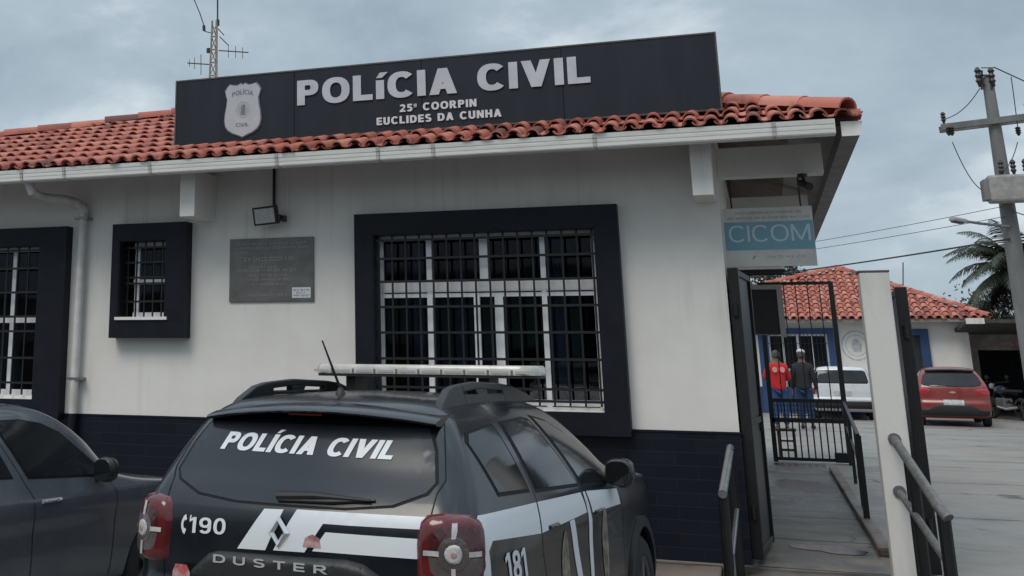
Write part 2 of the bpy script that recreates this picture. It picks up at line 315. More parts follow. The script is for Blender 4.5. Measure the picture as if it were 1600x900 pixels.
def concrete_mat(name, c1, c2, c3, joint_y, wet, seed, jw=.03):
    """Cast concrete: mottled, with straight expansion joints across it and wet patches that are smoother and darker."""
    m = bpy.data.materials.new(name); m.use_nodes = True; t = m.node_tree; b = t.nodes['Principled BSDF']
    tcn = t.nodes.new('ShaderNodeTexCoord'); mp = t.nodes.new('ShaderNodeMapping'); mp.inputs['Location'].default_value = (seed, seed*.7, 0)
    t.links.new(tcn.outputs['Object'], mp.inputs[0])
    def noise(sc, d, rg=.6):
        n = t.nodes.new('ShaderNodeTexNoise'); n.inputs['Scale'].default_value = sc; n.inputs['Detail'].default_value = d; n.inputs['Roughness'].default_value = rg
        t.links.new(mp.outputs[0], n.inputs[0]); return n.outputs['Fac']
    def rng_(src, a, bb, c=0., d=1.):
        q = t.nodes.new('ShaderNodeMapRange'); q.inputs[1].default_value = a; q.inputs[2].default_value = bb; q.inputs[3].default_value = c; q.inputs[4].default_value = d
        t.links.new(src, q.inputs[0]); return q.outputs[0]
    def mix(f, a, bcol):
        x = t.nodes.new('ShaderNodeMix'); x.data_type = 'RGBA'; t.links.new(f, x.inputs[0])
        if isinstance(a, tuple): x.inputs[6].default_value = (*a, 1)
        else: t.links.new(a, x.inputs[6])
        x.inputs[7].default_value = (*bcol, 1); return x.outputs[2]
    mp2 = t.nodes.new('ShaderNodeMapping'); mp2.inputs['Scale'].default_value = (.8, 1.25, 1); t.links.new(mp.outputs[0], mp2.inputs[0])
    ns = t.nodes.new('ShaderNodeTexNoise'); ns.inputs['Scale'].default_value = 1.6; ns.inputs['Detail'].default_value = 10; ns.inputs['Roughness'].default_value = .68; t.links.new(mp2.outputs[0], ns.inputs[0])
    col = mix(rng_(ns.outputs['Fac'], .36, .66), c1, c2)
    w1 = rng_(noise(.75, 7), .44, .56)
    col = mix(w1, col, c3) if wet else mix(rng_(noise(.3, 4), .5, .75), col, c3)
    sep = t.nodes.new('ShaderNodeSeparateXYZ'); t.links.new(tcn.outputs['Object'], sep.inputs[0])
    # a little wander in the joint
    wn = t.nodes.new('ShaderNodeMath'); wn.operation = 'MULTIPLY_ADD'; wn.inputs[1].default_value = .22; t.links.new(noise(1.3, 3), wn.inputs[0]); t.links.new(sep.outputs['Y'], wn.inputs[2])
    ab = t.nodes.new('ShaderNodeMath'); ab.operation = 'PINGPONG'; ab.inputs[1].default_value = joint_y/2; t.links.new(wn.outputs[0], ab.inputs[0])     # distance to the nearest joint
    nb = t.nodes.new('ShaderNodeTexNoise'); nb.inputs['Scale'].default_value = 1.1; nb.inputs['Detail'].default_value = 8; nb.inputs['Roughness'].default_value = .7; t.links.new(mp.outputs[0], nb.inputs[0])
    def mul(a_, b_):
        q = t.nodes.new('ShaderNodeMath'); q.operation = 'MULTIPLY'; t.links.new(a_, q.inputs[0])
        if isinstance(b_, float): q.inputs[1].default_value = b_
        else: t.links.new(b_, q.inputs[1])
        return q.outputs[0]
    line = mul(rng_(ab.outputs[0], jw, jw*.45), rng_(nb.outputs['Fac'], .34, .52, .35, .95))
    halo = mul(rng_(ab.outputs[0], .42, .0), rng_(nb.outputs['Fac'], .50, .66, 0., .6))
    vo = t.nodes.new('ShaderNodeTexVoronoi'); vo.feature = 'DISTANCE_TO_EDGE'; vo.inputs['Scale'].default_value = .42; dv = t.nodes.new('ShaderNodeVectorMath'); dv.operation = 'MULTIPLY_ADD'; dv.inputs[1].default_value = (.5, .5, .5); nd = t.nodes.new('ShaderNodeTexNoise'); nd.inputs['Scale'].default_value = 2.; nd.inputs['Detail'].default_value = 6
    t.links.new(mp.outputs[0], nd.inputs[0]); t.links.new(nd.outputs['Color'], dv.inputs[0]); t.links.new(mp.outputs[0], dv.inputs[2]); t.links.new(dv.outputs[0], vo.inputs[0])
    col = mix(mul(rng_(vo.outputs['Distance'], .014, .004), rng_(noise(.5, 3), .45, .55, 0., .8)), col, (.035, .032, .03))
    col = mix(rng_(noise(70, 2), .60, .72, 0., .5), col, (.10, .094, .085)); col = mix(rng_(noise(45, 2, .5), .64, .74, 0., .45), col, (.34, .33, .31))
    col = mix(halo, col, (.065, .06, .054)); col = mix(line, col, (.028, .026, .024))
    t.links.new(col, b.inputs['Base Color'])
    if wet:
        t.links.new(rng_(w1, 0, 1, .6, .27), b.inputs['Roughness'])
    else:
        t.links.new(rng_(noise(.7, 5), .4, .6, .75, .4), b.inputs['Roughness'])
    bp = t.nodes.new('ShaderNodeBump'); bp.inputs['Distance'].default_value = .006; t.links.new(noise(35, 6), bp.inputs['Height'])
    if wet: t.links.new(rng_(w1, 0, 1, .4, .02), bp.inputs['Strength'])
    else: bp.inputs['Strength'].default_value = .3
    t.links.new(bp.outputs[0], b.inputs['Normal'])
    return m
M['yard'] = concrete_mat('yard_concrete', (.275, .256, .232), (.222, .206, .186), (.235, .19, .158), 4.2, False, 3.1, .05)
M['walk'] = concrete_mat('wet_walkway_concrete', (.25, .222, .19), (.12, .106, .09), (.040, .036, .031), 1.75, True, 8.4, .05)
M['pavement'] = concrete_mat('pavement_concrete', (.24, .19, .165), (.18, .14, .12), (.15, .12, .11), 1.0, False, 1.2)
M['asphalt'] = concrete_mat('street_paving', (.19, .184, .172), (.13, .126, .118), (.17, .162, .148), 60., False, 5.5)
M['earth'] = mat('bare_ground', (.085, .082, .075), .95, col2=(.06, .068, .05), nscale=.15, bump=.3, bscale=4)

# ================================================================ the setting
G = .25                                                      # level of the yard and the walkway; the street lies at 0
struct(MB().add([(-1500,-1500,-.03),(1500,-1500,-.03),(1500,1500,-.03),(-1500,1500,-.03)], [(0,1,2,3)]).build('ground', M['earth']))
struct(MB().add([(-60,-13,0),(60,-13,0),(60,-1.2,0),(-60,-1.2,0)], [(0,1,2,3)]).build('street', M['asphalt']))
struct(MB().box(-30,-.45,-1.1,-.04,-.02,.246).build('sidewalk', M['pavement'], bevel=.015))
struct(MB().box(1.25,30,-1.1,-.04,-.02,.246).build('sidewalk', M['pavement'], bevel=.015))
struct(MB().box(-30,30,-.03,60,-.02,G).build('yard', M['yard']))
struct(MB().add([(-.44,-.035,G),(1.24,-.035,G),(1.24,-2.4,.004),(-.44,-2.4,.004),(-.44,-.035,-.02),(1.24,-.035,-.02)], [(0,1,2,3),(0,3,4),(1,5,2)]).build('entrance_ramp', M['walk']))
struct(MB().add([(-.235,-.03,G+.004),(.74,-.03,G+.004),(.74,10.6,G+.004),(-.235,10.6,G+.004)], [(0,3,2,1)][::-1]).build('walkway', M['walk']))
kb = MB().box(.74,.86,.9,9.4,G,G+.07); struct(kb.build('walkway_kerb', M['pavement'], bevel=.02))
# rain water standing on the walkway
def puddle(cx, cy, rx, ry, seed):
    r_ = np.random.RandomState(seed); n = 40; ph = r_.rand(5)*6.28; vs = [(cx, cy, G+.008)]
    for i in range(n):
        a = 2*math.pi*i/n; k = 1+.22*math.sin(2*a+ph[0])+.14*math.sin(3*a+ph[1])+.09*math.sin(5*a+ph[2])+.05*math.sin(9*a+ph[3])
        vs.append((cx+rx*k*math.cos(a), cy+ry*k*math.sin(a), G+.008))
    return MB().add(vs, [(0, 1+i, 1+(i+1) % n) for i in range(n)])
water = mat('rain_water', (.022, .021, .020), .16, spec=.3, bump=.05, bscale=25)
p = aY(1300, 860, 0); d_ = ray(1300, 862); tt = (G-CAM[2])/d_[2]; pp = CAM+d_*tt
struct(puddle(pp[0]-.02, pp[1]+.1, .30, .22, 3).build('puddle', water))

# ================================================================ clay tiles
SL = .36                                                     # roof slope of the station
def clay_tiles(org, along, upv, nrm, width, ulimit, pitch, course, seg=7, rad=None, start_u=0., jit=1.):
    """Rows of barrel tiles on a roof plane. ulimit(x)-> (u0,u1) length of slope covered at that column."""
    o = Vector(org); a = Vector(along).normalized(); u_ = Vector(upv).normalized(); n_ = Vector(nrm).normalized()
    mb = MB(); rad = rad or pitch*.40
    nx = int(width/pitch); 
    for i in range(nx+1):
        xc = i*pitch
        for kind in (0, 1):
            x = xc+(pitch/2 if kind else 0)
            u0, u1 = ulimit(x); 
            if u1-u0 < .1: continue
            ncr = int((u1-u0)/course)+1
            for j in range(ncr):
                uu = u0+j*course
                if uu > u1-.06: continue
                ln = min(course*1.16, u1-uu+.05)
                dx = rng.normal(0, .004)*jit; du = rng.normal(0, .008)*jit if j else rng.normal(0, .012)*jit; lift = abs(rng.normal(0, .004))*jit; tw = rng.normal(0, .006)*jit
                r0, r1 = (rad, rad*.84) if kind == 0 else (rad*.86, rad*1.0)
                h0, h1 = (.052+lift, .026) if kind == 0 else (.060+lift, .036)
                th = .014; vs = []
                for (r, h, uu2, tww) in ((r0, h0, uu+du, -tw), (r1, h1, uu+du+ln, tw), (r0-th, h0, uu+du, -tw), (r1-th, h1, uu+du+ln, tw)):
                    for k in range(seg+1):
                        t = math.pi*k/seg
                        if kind == 0: lx = -r*math.cos(t); lz = h-.012+r*math.sin(t)*.95
                        else: lx = -r*math.cos(t); lz = h+.004-r*math.sin(t)*.62
                        vs.append(o+a*(x+dx+tww+lx)+u_*uu2+n_*lz)
                s = seg+1; fs = []
                for k in range(seg):
                    fs += [(k, k+1, s+k+1, s+k), (2*s+k, 3*s+k, 3*s+k+1, 2*s+k+1), (k, 2*s+k, 2*s+k+1, k+1)]
                fs += [(0, s, 3*s, 2*s), (s-1, 3*s-1, 4*s-1, 2*s-1)]
                mb.add(vs, fs)
    return mb
def ridge_tiles(a, b, rad=.11, ln=.42, seg=8):
    a = Vector(a); b = Vector(b); d = (b-a).normalized(); x = d.cross(Vector((0, 0, 1))).normalized(); n_ = x.cross(d)
    mb = MB(); tot = (b-a).length; k = 0; u = 0
    while u < tot:
        vs = []; j = rng.normal(0, .006, 3); l2 = min(ln*1.12, tot-u+.05)
        for (r, h, uu) in ((rad, .022, u), (rad*.90, .010, u+l2), (rad-.016, .022, u), (rad*.90-.016, .010, u+l2)):
            for q in range(seg+1):
                t = math.pi*q/seg; vs.append(a+d*uu+x*(-r*math.cos(t)*1.05+j[0])+n_*(h+j[1]+r*math.sin(t)))
        s = seg+1; fs = []
        for q in range(seg): fs += [(q, q+1, s+q+1, s+q), (2*s+q, 3*s+q, 3*s+q+1, 2*s+q+1), (q, 2*s+q, 2*s+q+1, q+1)]
        mb.add(vs, fs); u += ln
    return mb

# ================================================================ the police station
XC = -.24; XL = -13.2; YB = 11.0
st = thing('police_station', 'white police station with navy wall base, barred windows and red clay tile roof', 'building', (-6.7, 0, G))
ZW = 1.24
# openings in the front wall: x0,x1,z0,z1
BW = (-3.30, -1.27, 1.42, 2.95); SW = (-5.985, -5.44, 2.20, 2.97); LW = (-7.46, -6.94, 1.42, 2.96)
LW = (-8.6, -6.94, 1.42, 2.96)
openings = [LW, SW, BW]
def wall_with_openings(mb, x0, x1, z0, z1, y0, y1, ops):
    xs = sorted({x0, x1, *[q for o in ops for q in o[:2]]}); zs = sorted({z0, z1, *[min(max(q, z0), z1) for o in ops for q in o[2:]]})
    for i in range(len(xs)-1):
        for j in range(len(zs)-1):
            cx, cz = (xs[i]+xs[i+1])/2, (zs[j]+zs[j+1])/2
            if any(o[0] < cx < o[1] and o[2] < cz < o[3] for o in ops): continue
            mb.box(xs[i], xs[i+1], y0, y1, zs[j], zs[j+1])
    return mb
ZT = 3.86
wb = MB(); wall_with_openings(wb, XL, XC, ZW, ZT, 0, .2, openings)
wb.box(XC-.2, XC, .2, YB, ZW, ZT+.02); wb.box(XL, XL+.2, .2, YB, ZW, ZT+.02); wb.box(XL+.2, XC-.2, YB-.2, YB, G, ZT+.02)
# the joints between blocks of one flat wall would show: weld them
o = wb.build('wall', M['wall'], st, recalc=False)
bm = bmesh.new(); bm.from_mesh(o.data); bmesh.ops.remove_doubles(bm, verts=bm.verts, dist=1e-4)
seen = {}
for f in bm.faces: seen.setdefault(frozenset(v.index for v in f.verts), []).append(f)
bmesh.ops.delete(bm, geom=[f for l in seen.values() if len(l) > 1 for f in l], context='FACES_ONLY'); bm.to_mesh(o.data); bm.free()
wn = MB().box(XL-.012, XC+.012, -.012, .2, G-.02, ZW+.0).box(XC-.19, XC+.012, .2, YB, G-.02, ZW)
wn.build('wainscot', M['wainscot'], st)
MB().box(XL-.02, XC+.02, -.02, .21, ZW+.002, ZW+.018).build('wainscot_trim', M['navy'], st)
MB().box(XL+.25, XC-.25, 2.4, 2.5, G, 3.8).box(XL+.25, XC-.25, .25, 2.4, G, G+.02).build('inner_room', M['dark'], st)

# ---- windows: frame (white aluminium) with surround, panes, grille and sill
def surround(x0, x1, z0, z1, op, depth, parent):
    mb = MB(); d0, d1 = -depth, .0
    for b in ((x0, op[0], z0, z1), (op[1], x1, z0, z1), (op[0], op[1], op[3], z1), (op[0], op[1], z0, op[2])): mb.box(b[0], b[1], d0, d1, b[2], b[3])
    # reveal lining
    mb.box(op[0]-.001, op[0]+.012, -depth+.004, .16, op[2], op[3]).box(op[1]-.012, op[1]+.001, -depth+.004, .16, op[2], op[3]).box(op[0], op[1], -depth+.004, .16, op[3]-.012, op[3]+.001)
    o = mb.build('surround', M['navy'], parent); 
    bm = bmesh.new(); bm.from_mesh(o.data); bmesh.ops.remove_doubles(bm, verts=bm.verts, dist=1e-4); bm.to_mesh(o.data); bm.free(); return o
def grille(xs, zs, y, op, parent, w=.016):
    mb = MB(); 
    for x in xs: mb.box(x-w/2, x+w/2, y-w/2, y+w/2, op[2]+.01, op[3]-.01)
    for z in zs: mb.box(op[0]+.01, op[1]-.01, y-w*.9, y-w*.55, z-w*.7, z+w*.7)
    return mb.build('grille', M['black'], parent)
def framework(xs, zs, segs, y0, y1):
    """xs: (x, width, z0, z1) uprights; zs: (z, height, x0, x1) rails."""
    mb = MB()
    for x, wd, a, b in xs: mb.box(x-wd/2, x+wd/2, y0, y1, a, b)
    for z, h, a, b in zs: mb.box(a, b, y0+.003, y1-.003, z-h/2, z+h/2)
    return mb
# large window
x0, x1, z0, z1 = BW; YF = .045
fm = framework([(x0+.03, .06, z0, z1), (x1-.03, .06, z0, z1), (-2.80, .05, z0, z1), (-1.757, .045, z0, z1), (-2.29, .075, 2.46, z1), (-2.365, .055, z0, 2.40), (-2.165, .075, z0, 2.40)],
               [(z1-.03, .055, x0, x1), (2.46, .09, x0, x1), (2.385, .035, x0+.06, x1-.06), (z0+.035, .05, x0, x1)], None, YF, YF+.05)
fo = fm.build('window', M['white_frame'], st); fo['label'] = 'wide barred window with eight panes in a broad navy surround'
MB().box(x0, x1, YF+.022, YF+.026, z0, z1).build('pane', M['pane'], fo)
surround(-3.475, -1.075, ZW-.04, 3.14, (x0, x1, z0-.03, z1), .11, fo)
grille([x0+.04+i*(x1-x0-.08)/15 for i in range(16)], [z1-.06, 2.72, 2.51, 2.28, 2.05, 1.82, 1.57, z0+.05], -.03, (x0, x1, z0, z1), fo)
MB().box(x0+.02, x1+.02, -.10, .10, z0-.055, z0-.025).build('sill', M['pvc'], fo)
for a, b in ((-3.02, -2.84), (-2.60, -2.50), (-1.73, -1.60)):
    cu = MB()
    n = 12; pts = [(a+(b-a)*i/n, .24+.02*math.sin(i*1.7)) for i in range(n+1)]
    for i in range(n): cu.add([(pts[i][0], pts[i][1], z0), (pts[i+1][0], pts[i+1][1], z0), (pts[i+1][0], pts[i+1][1], z1), (pts[i][0], pts[i][1], z1)], [(0,1,2,3)])
    cu.build('curtain', M['curtain'], fo)
# small window
x0, x1, z0, z1 = SW
fm = framework([(x0+.12, .05, z0, z1), (x1-.025, .05, z0, z1)], [(z1-.03, .04, x0+.08, x1), (2.56, .05, x0+.08, x1), (z0+.03, .05, x0+.08, x1)], None, YF, YF+.04)
fo = fm.build('window', M['white_frame'], st); fo['label'] = 'small barred window in a deep navy box surround'
MB().box(x0, x1, YF+.018, YF+.022, z0, z1).build('pane', M['pane'], fo)
surround(-6.065, -5.225, 2.0, 3.135, SW, .145, fo)
grille([x0+.05+i*.098 for i in range(6)], [z1-.07, 2.75, 2.60, 2.54, 2.36], -.02, SW, fo, .014)
MB().box(x0-.01, x1+.03, -.165, .08, z0-.025, z0+.004).build('sill', M['pvc'], fo)
cu = MB()
for i in range(9): cu.box(x0+.1+i*.04, x0+.13+i*.04, .2+.01*(i % 2), .215+.01*(i % 2), 2.58, z1)
cu.build('curtain', mat('pale_curtain', (.22, .22, .23), .9, col2=(.14, .14, .15), nscale=20), fo)
# tall window at the left
x0, x1, z0, z1 = LW
fm = framework([(-7.355, .055, z0, z1), (x1-.03, .03, z0, z1), (-8.1, .05, z0, z1), (x0+.03, .05, z0, z1)], [(z1-.03, .05, x0, x1), (2.19, .06, x0, x1), (z0+.03, .06, x0, x1)], None, YF, YF+.05)
fo = fm.build('window', M['white_frame'], st); fo['label'] = 'tall barred window beside the white downpipe'
MB().box(x0, x1, YF+.022, YF+.026, z0, z1).build('pane', M['pane'], fo)
surround(-8.76, -6.625, ZW-.04, 3.14, (x0, x1, z0-.03, z1), .12, fo)
grille([x1-.06-i*.135 for i in range(13)], [z1-.05, 2.72, 2.47, 2.22, 2.07, 1.80, 1.55], -.03, LW, fo)
MB().box(x0-.02, x1+.02, -.11, .10, z0-.055, z0-.025).build('sill', M['pvc'], fo)

# ---- roof
EY, EZ = -.75, 3.70; RXE = .86; LXE = -13.5; TA = 4.33; AX, AY = RXE-TA-.03, EY+TA; AZ = EZ+SL*TA
BY = YB+.75; A2Y = BY-TA; LSL = (AZ-EZ)/(AX-LXE)
IN = .10
c1, c2, c3, c4 = (LXE+IN,EY+IN,EZ+SL*IN), (RXE-IN,EY+IN,EZ+SL*IN), (RXE-IN,BY-IN,EZ+SL*IN), (LXE+IN,BY-IN,EZ+SL*IN); a1, a2 = (AX,AY,AZ), (AX,A2Y,AZ)
def sh(p, d): return (p[0], p[1], p[2]-d)
rs = MB()
pts = [c1, c2, c3, c4, a1, a2]; t_ = .06; b_ = .13
rs.add([sh(p, t_) for p in pts]+[sh(p, b_) for p in pts], [(0,1,4),(1,2,5,4),(2,3,5),(3,0,4,5),(6,10,7),(7,10,11,8),(8,11,9),(9,11,10,6),(0,6,7,1),(1,7,8,2),(2,8,9,3),(3,9,6,0)])
roof = rs.build('roof', mat('roof_boarding', (.16, .12, .10), .9, col2=(.10, .07, .06), nscale=6), st)
nf = Vector((0, -SL, 1)).normalized(); uf = Vector((0, 1, SL)).normalized(); k = math.sqrt(1+SL*SL)
PITCH, COURSE = .158, .34
def lim_front(x):
    X_ = LXE+x
    yr = RXE-X_; yl = (X_-LXE)*TA/(AX-LXE)
    return (-.06, min(yr, yl)*k-.02)
clay_tiles((LXE, EY, EZ-.062), (1,0,0), uf, nf, RXE-LXE-.1, lim_front, PITCH, COURSE).build('tile_slope', M['tile'], roof, smooth=True, sharp=50)
ur = Vector((-1, 0, SL)).normalized(); nr = Vector((SL, 0, 1)).normalized()
def lim_right(x): return (.02, min(x, BY-EY-x, TA)*k-.02)
clay_tiles((RXE, EY, EZ-.062), (0,1,0), ur, nr, BY-EY-.1, lim_right, PITCH, COURSE, seg=5).build('tile_slope', M['tile'], roof, smooth=True, sharp=50)
MB().add([sh(p, .02) for p in (c1, a1, a2, c4)]+[sh(p, .02) for p in (c3, c4, a2)], [(0,1,2,3),(4,5,6)]).build('tile_slope', M['tile'], roof)
hp = ridge_tiles((RXE-.09, EY+.09, EZ+SL*.09-.035), (a1[0], a1[1], a1[2]-.035), rad=.095); hp.build('hip_cap', M['tile'], roof, smooth=True, sharp=50)
ridge_tiles((LXE, EY, EZ-.02), (a1[0], a1[1], a1[2]-.02), rad=.095).build('hip_cap', M['tile'], roof, smooth=True, sharp=50)
ridge_tiles(a1, a2).build('hip_cap', M['tile'], roof, smooth=True, sharp=50)
# white boarded soffit under the eaves (follows the slope), rafter ends
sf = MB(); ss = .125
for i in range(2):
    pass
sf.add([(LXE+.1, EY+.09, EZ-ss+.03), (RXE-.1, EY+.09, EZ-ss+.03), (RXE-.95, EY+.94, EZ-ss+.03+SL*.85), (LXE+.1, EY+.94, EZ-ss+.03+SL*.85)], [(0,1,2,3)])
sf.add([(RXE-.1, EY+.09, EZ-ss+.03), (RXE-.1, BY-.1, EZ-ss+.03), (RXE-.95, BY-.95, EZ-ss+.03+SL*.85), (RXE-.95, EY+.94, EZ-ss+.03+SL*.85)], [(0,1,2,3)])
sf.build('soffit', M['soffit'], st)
# gutters: ribbed PVC channel
prof = [(0,0), (-.014,.0), (-.022,.026), (-.003,.031), (-.003,.034), (-.027,.040), (-.031,.062), (-.010,.067), (-.010,.070), (-.034,.076), (-.042,.112), (-.034,.112), (-.02,.008), (.10,.008), (.10,.115), (.108,.115), (.108,0)]
GY, GZ = -.775, 3.527
gx = sorted([aY(x, 240, GY)[0] for x in (38, 104, 237, 434, 592, 678, 931, 1213)])
g = MB(); ends = [LXE+.2, -9.5, gx[4], gx[5], .66]
g.prism(prof, LXE+.2, .655, lambda u, v, w_: (w_, GY+u, GZ+v))
gu = g.build('gutter', M['pvc'], st)
agedp = mat('aged_pvc', (.50, .49, .47), .55)
for x in gx: MB().prism([(u*1.14-.003 if u < 0 else u*1.02, v*1.02-.0015) for u, v in prof], x-.014, x+.014, lambda u, v, w_: (w_, GY+u, GZ+v)).build('gutter_joint', agedp, gu)
ge = MB().prism([(-.03,.0),(-.042,.112),(.108,.115),(.108,0)], .655, .662, lambda u, v, w_: (w_, GY+u, GZ+v)); ge.build('gutter_end', M['pvc'], gu)
g = MB().prism(prof, EY+.0, BY-.1, lambda u, v, w_: (RXE-.048-u, w_, GZ+v-.02)); g2 = g.build('gutter', mat('grimy_pvc', (.20,.195,.185), .6, col2=(.12,.115,.11), nscale=5), st)
MB().prism([(-.03,.0),(-.042,.112),(.108,.115),(.108,0)], EY-.006, EY, lambda u, v, w_: (RXE-.048-u, w_, GZ+v-.02)).build('gutter_end', M['pvc'], g2)
# corbels: white boxed beam ends under the front and side eaves
for xa, xb, za in ((-5.125, -4.965, 3.138), (-.425, -.262, 3.13), (-9.3, -9.14, 3.138), (-12.9, -12.74, 3.138)):
    MB().box(xa, xb, -.50, .0, za, 3.60).build('corbel', M['wall'], st, bevel=.006)
for ya in (.16, 3.6, 7.2):
    MB().box(XC, .60, ya, ya+.16, 3.36, 3.62).build('corbel', M['wall'], st, bevel=.006)
# rain pipe
pe = [aY(45, 283, -.62), aY(50, 300, -.60), aY(66, 308, -.45), aY(100, 311, -.22), aY(120, 316, -.10)]
bot = (-6.485, -.075, .35)
path = [tuple(q) for q in pe]+[(-6.462, -.075, 3.33), (-6.462, -.075, 3.25), (-6.475, -.075, 1.9), (-6.482, -.075, 1.262)]
dpp = MB().tube(path, [.05, .048, .044, .044, .046, .046, .042, .042, .042], 14)
dp = dpp.build('downpipe', M['pipe'], st, smooth=True)
MB().tube([(-6.482, -.075, 1.262), bot], .0425, 14).build('painted_pipe_foot', M['navy'], dp, smooth=True)
for z in (1.60, 3.22): MB().box(-6.55, -6.39, -.118, -.0, z-.012, z+.012).build('pipe_clamp', M['steel'], dp)
MB().lathe([(0,.047),(.0,.05),(.07,.05),(.07,.047)], (-6.462, -.075, 3.26), 'z', 16).build('pipe_collar', M['pipe'], dp)
# side door cage and split air conditioner on the side wall
dr = MB().box(XC+.005, .22, 6.0, 6.7, 2.16, 2.72); dro = dr.build('window_cage', M['black'], st); dro['label'] = 'dark cage box projecting from the side wall'
MB().box(.222, .285, 5.98, 6.06, 2.12, 2.78).box(XC, .220, 5.975, 6.06, 2.722, 2.78).build('cage_edge', mat('grey_beige_paint', (.30,.29,.27), .7), dro)
ac = thing('air_conditioner', 'pale air conditioner box hung on the station side wall below the blue sign', 'air conditioner', (0.0, 4.2, 2.83))
MB().box(XC+.02, .30, 4.0, 4.5, 2.84, 3.14).build('casing', M['pvc'], ac, bevel=.012)
q = MB()
for i in range(7): q.box(XC+.07, .24, 3.990, 3.996, 2.87+i*.035, 2.885+i*.035)
q.build('vent_slats', M['black'], ac)
for y in (4.02, 4.42): MB().box(XC, .30, y, y+.04, 2.80, 2.838).build('bracket', M['black'], ac)

# ================================================================ roof sign
sg = thing('roof_sign', 'long dark blue roof sign reading POLÍCIA CIVIL in grey letters', 'sign', (-2.75, -.25, 3.87))
SY = -.27
sx0, sx1 = -5.305, -.155; szb, szt = 3.885, 4.545
navy_sign = mat('sign_blue_sheet', (.0115, .0148, .0235), .5, col2=(.018, .022, .032), nscale=2.5, ndetail=8, stretch=(2.5, 1, .35), contrast=(.4, .75), spec=.3)
MB().box(sx0, sx1, SY, SY+.06, szb, szt).build('panel', navy_sign, sg)
for xs_ in (-4.02, -2.74, -1.45): MB().box(xs_-.003, xs_+.003, SY-.0015, SY+.001, szb+.002, szt-.002).build('panel_seam', mat('seam_dark', (.006,.007,.010), .7, spec=.1), sg)
fr = MB(); e_ = .014
fr.box(sx0-e_, sx1+e_, SY-.006, SY+.07, szt, szt+e_).box(sx0-e_, sx1+e_, SY-.006, SY+.07, szb-e_, szb).box(sx0-e_, sx0, SY-.006, SY+.07, szb, szt).box(sx1, sx1+e_, SY-.006, SY+.07, szb, szt)
fr.build('edge_frame', mat('sign_edge', (.05,.05,.05), .6, col2=(.10,.085,.07), nscale=12), sg)
for x in (-4.6, -3.2, -1.8, -.6): MB().bar((x, SY+.09, 4.45), (x, .75, 4.20), .03).bar((x, SY+.085, 3.8), (x, SY+.085, 4.5), .03).build('support_strut', M['steel'], sg)
fnS = lambda u, v, d: (u, SY-.004-d, v)
def sxz(px, py): q = aY(px, py, SY); return q[0], q[2]
a = sxz(465, 160); b = sxz(711, 120); zb = (sxz(500,158)[1]); zt = sxz(500, 122)[1]
wl = mat('pale_letter', (.60,.61,.64), .55)
for body, xa, xb, za, zb_, ex, mt in (('POLíCIA CIVIL', sxz(465,140)[0], sxz(922,110)[0], 4.198, 4.445, .010, M['letter']), ('25ª COORPIN', sxz(625,170)[0], sxz(745,165)[0], 4.058, 4.130, .008, wl), ('EUCLIDES DA CUNHA', sxz(589,190)[0], sxz(784,180)[0], 3.948, 4.020, .008, wl)):
    for wm in text_words(body, fnS, xa, xb, za, zb_, extrude=ex, spacing=1.15 if ex == .01 else 1.6): wm.build('lettering', mt, sg)
# the shield
cx, cz = sxz(380, 172); hw, hh = .192, .266
half = [(0,.98),(.12,1.0),(.30,.93),(.5,.94),(.72,.98),(.86,.88),(.98,.74),(.93,.58),(.86,.42),(.90,.15),(.97,-.1),(1.0,-.35),(.95,-.58),(.80,-.74),(.55,-.86),(.25,-.94),(0,-1.02)]
half[0] = (0, .94)
poly = [(cx+x*hw, cz+z*hh) for x, z in half]+[(cx-x*hw, cz+z*hh) for x, z in half[-2:0:-1]]
poly2 = [(cx+(x-cx)*1.06, cz+(z-cz)*1.045) for x, z in poly]
shd = MB().prism(poly2, 0, .006, fnS).build('shield_border', mat('shield_edge', (.16,.165,.18), .5), sg)
sh1 = MB().prism(poly, .0065, .014, fnS).build('shield', mat('shield_face', (.46,.47,.50), .5, col2=(.40,.41,.44), nscale=6), sg)
gm = mat('shield_print', (.16,.17,.19), .6)
gp = mat('shield_print_pale', (.30,.31,.33), .6, col2=(.38,.39,.41), nscale=40, ndetail=3)
def arc_text(body, r, c, z, h, bend):
    vs, fs = text_mesh(body, t=.2, h=.16); lo, hi = vs.min(0), vs.max(0); q = []
    for p in vs:
        u = (p[0]-lo[0])/(hi[0]-lo[0])*2-1; v = p[1]
        q.append(fnS(c+u*r, z+v*h+bend*(1-u*u), .0155+p[2]))
    return MB().add(q, fs)
arc_text('POLÍCIA', .115, cx, cz+.135, .045, .022).build('shield_lettering', gm, sh1)
arc_text('CIVIL', .07, cx, cz-.165, .035, -.006).build('shield_lettering', gm, sh1)
em = MB(); n = 28
for k_, (r0, r1) in enumerate(((.078, .070), (.05, .0))):
    for i in range(n):
        a0, a1_ = 2*math.pi*i/n, 2*math.pi*(i+1)/n; wob = 1
        pts_ = [(r0, a0), (r0, a1_), (r1, a1_), (r1, a0)] if r1 else [(r0*(1+.3*(i % 2)), a0), (r0*(1+.3*((i+1) % 2)), a1_), (0, 0)]
        em.add([fnS(cx+.005+r*math.cos(a_)*.95, cz+.0+r*math.sin(a_)*1.05, .0152) for r, a_ in pts_], [tuple(range(len(pts_)))])
em.build('shield_emblem', gp, sh1)
em = MB().prism([(cx-.018,cz-.05),(cx+.028,cz-.05),(cx+.03,cz+.04),(cx+.012,cz+.055),(cx-.012,cz+.035)], .0156, .017, fnS); em.build('shield_emblem', gm, sh1)

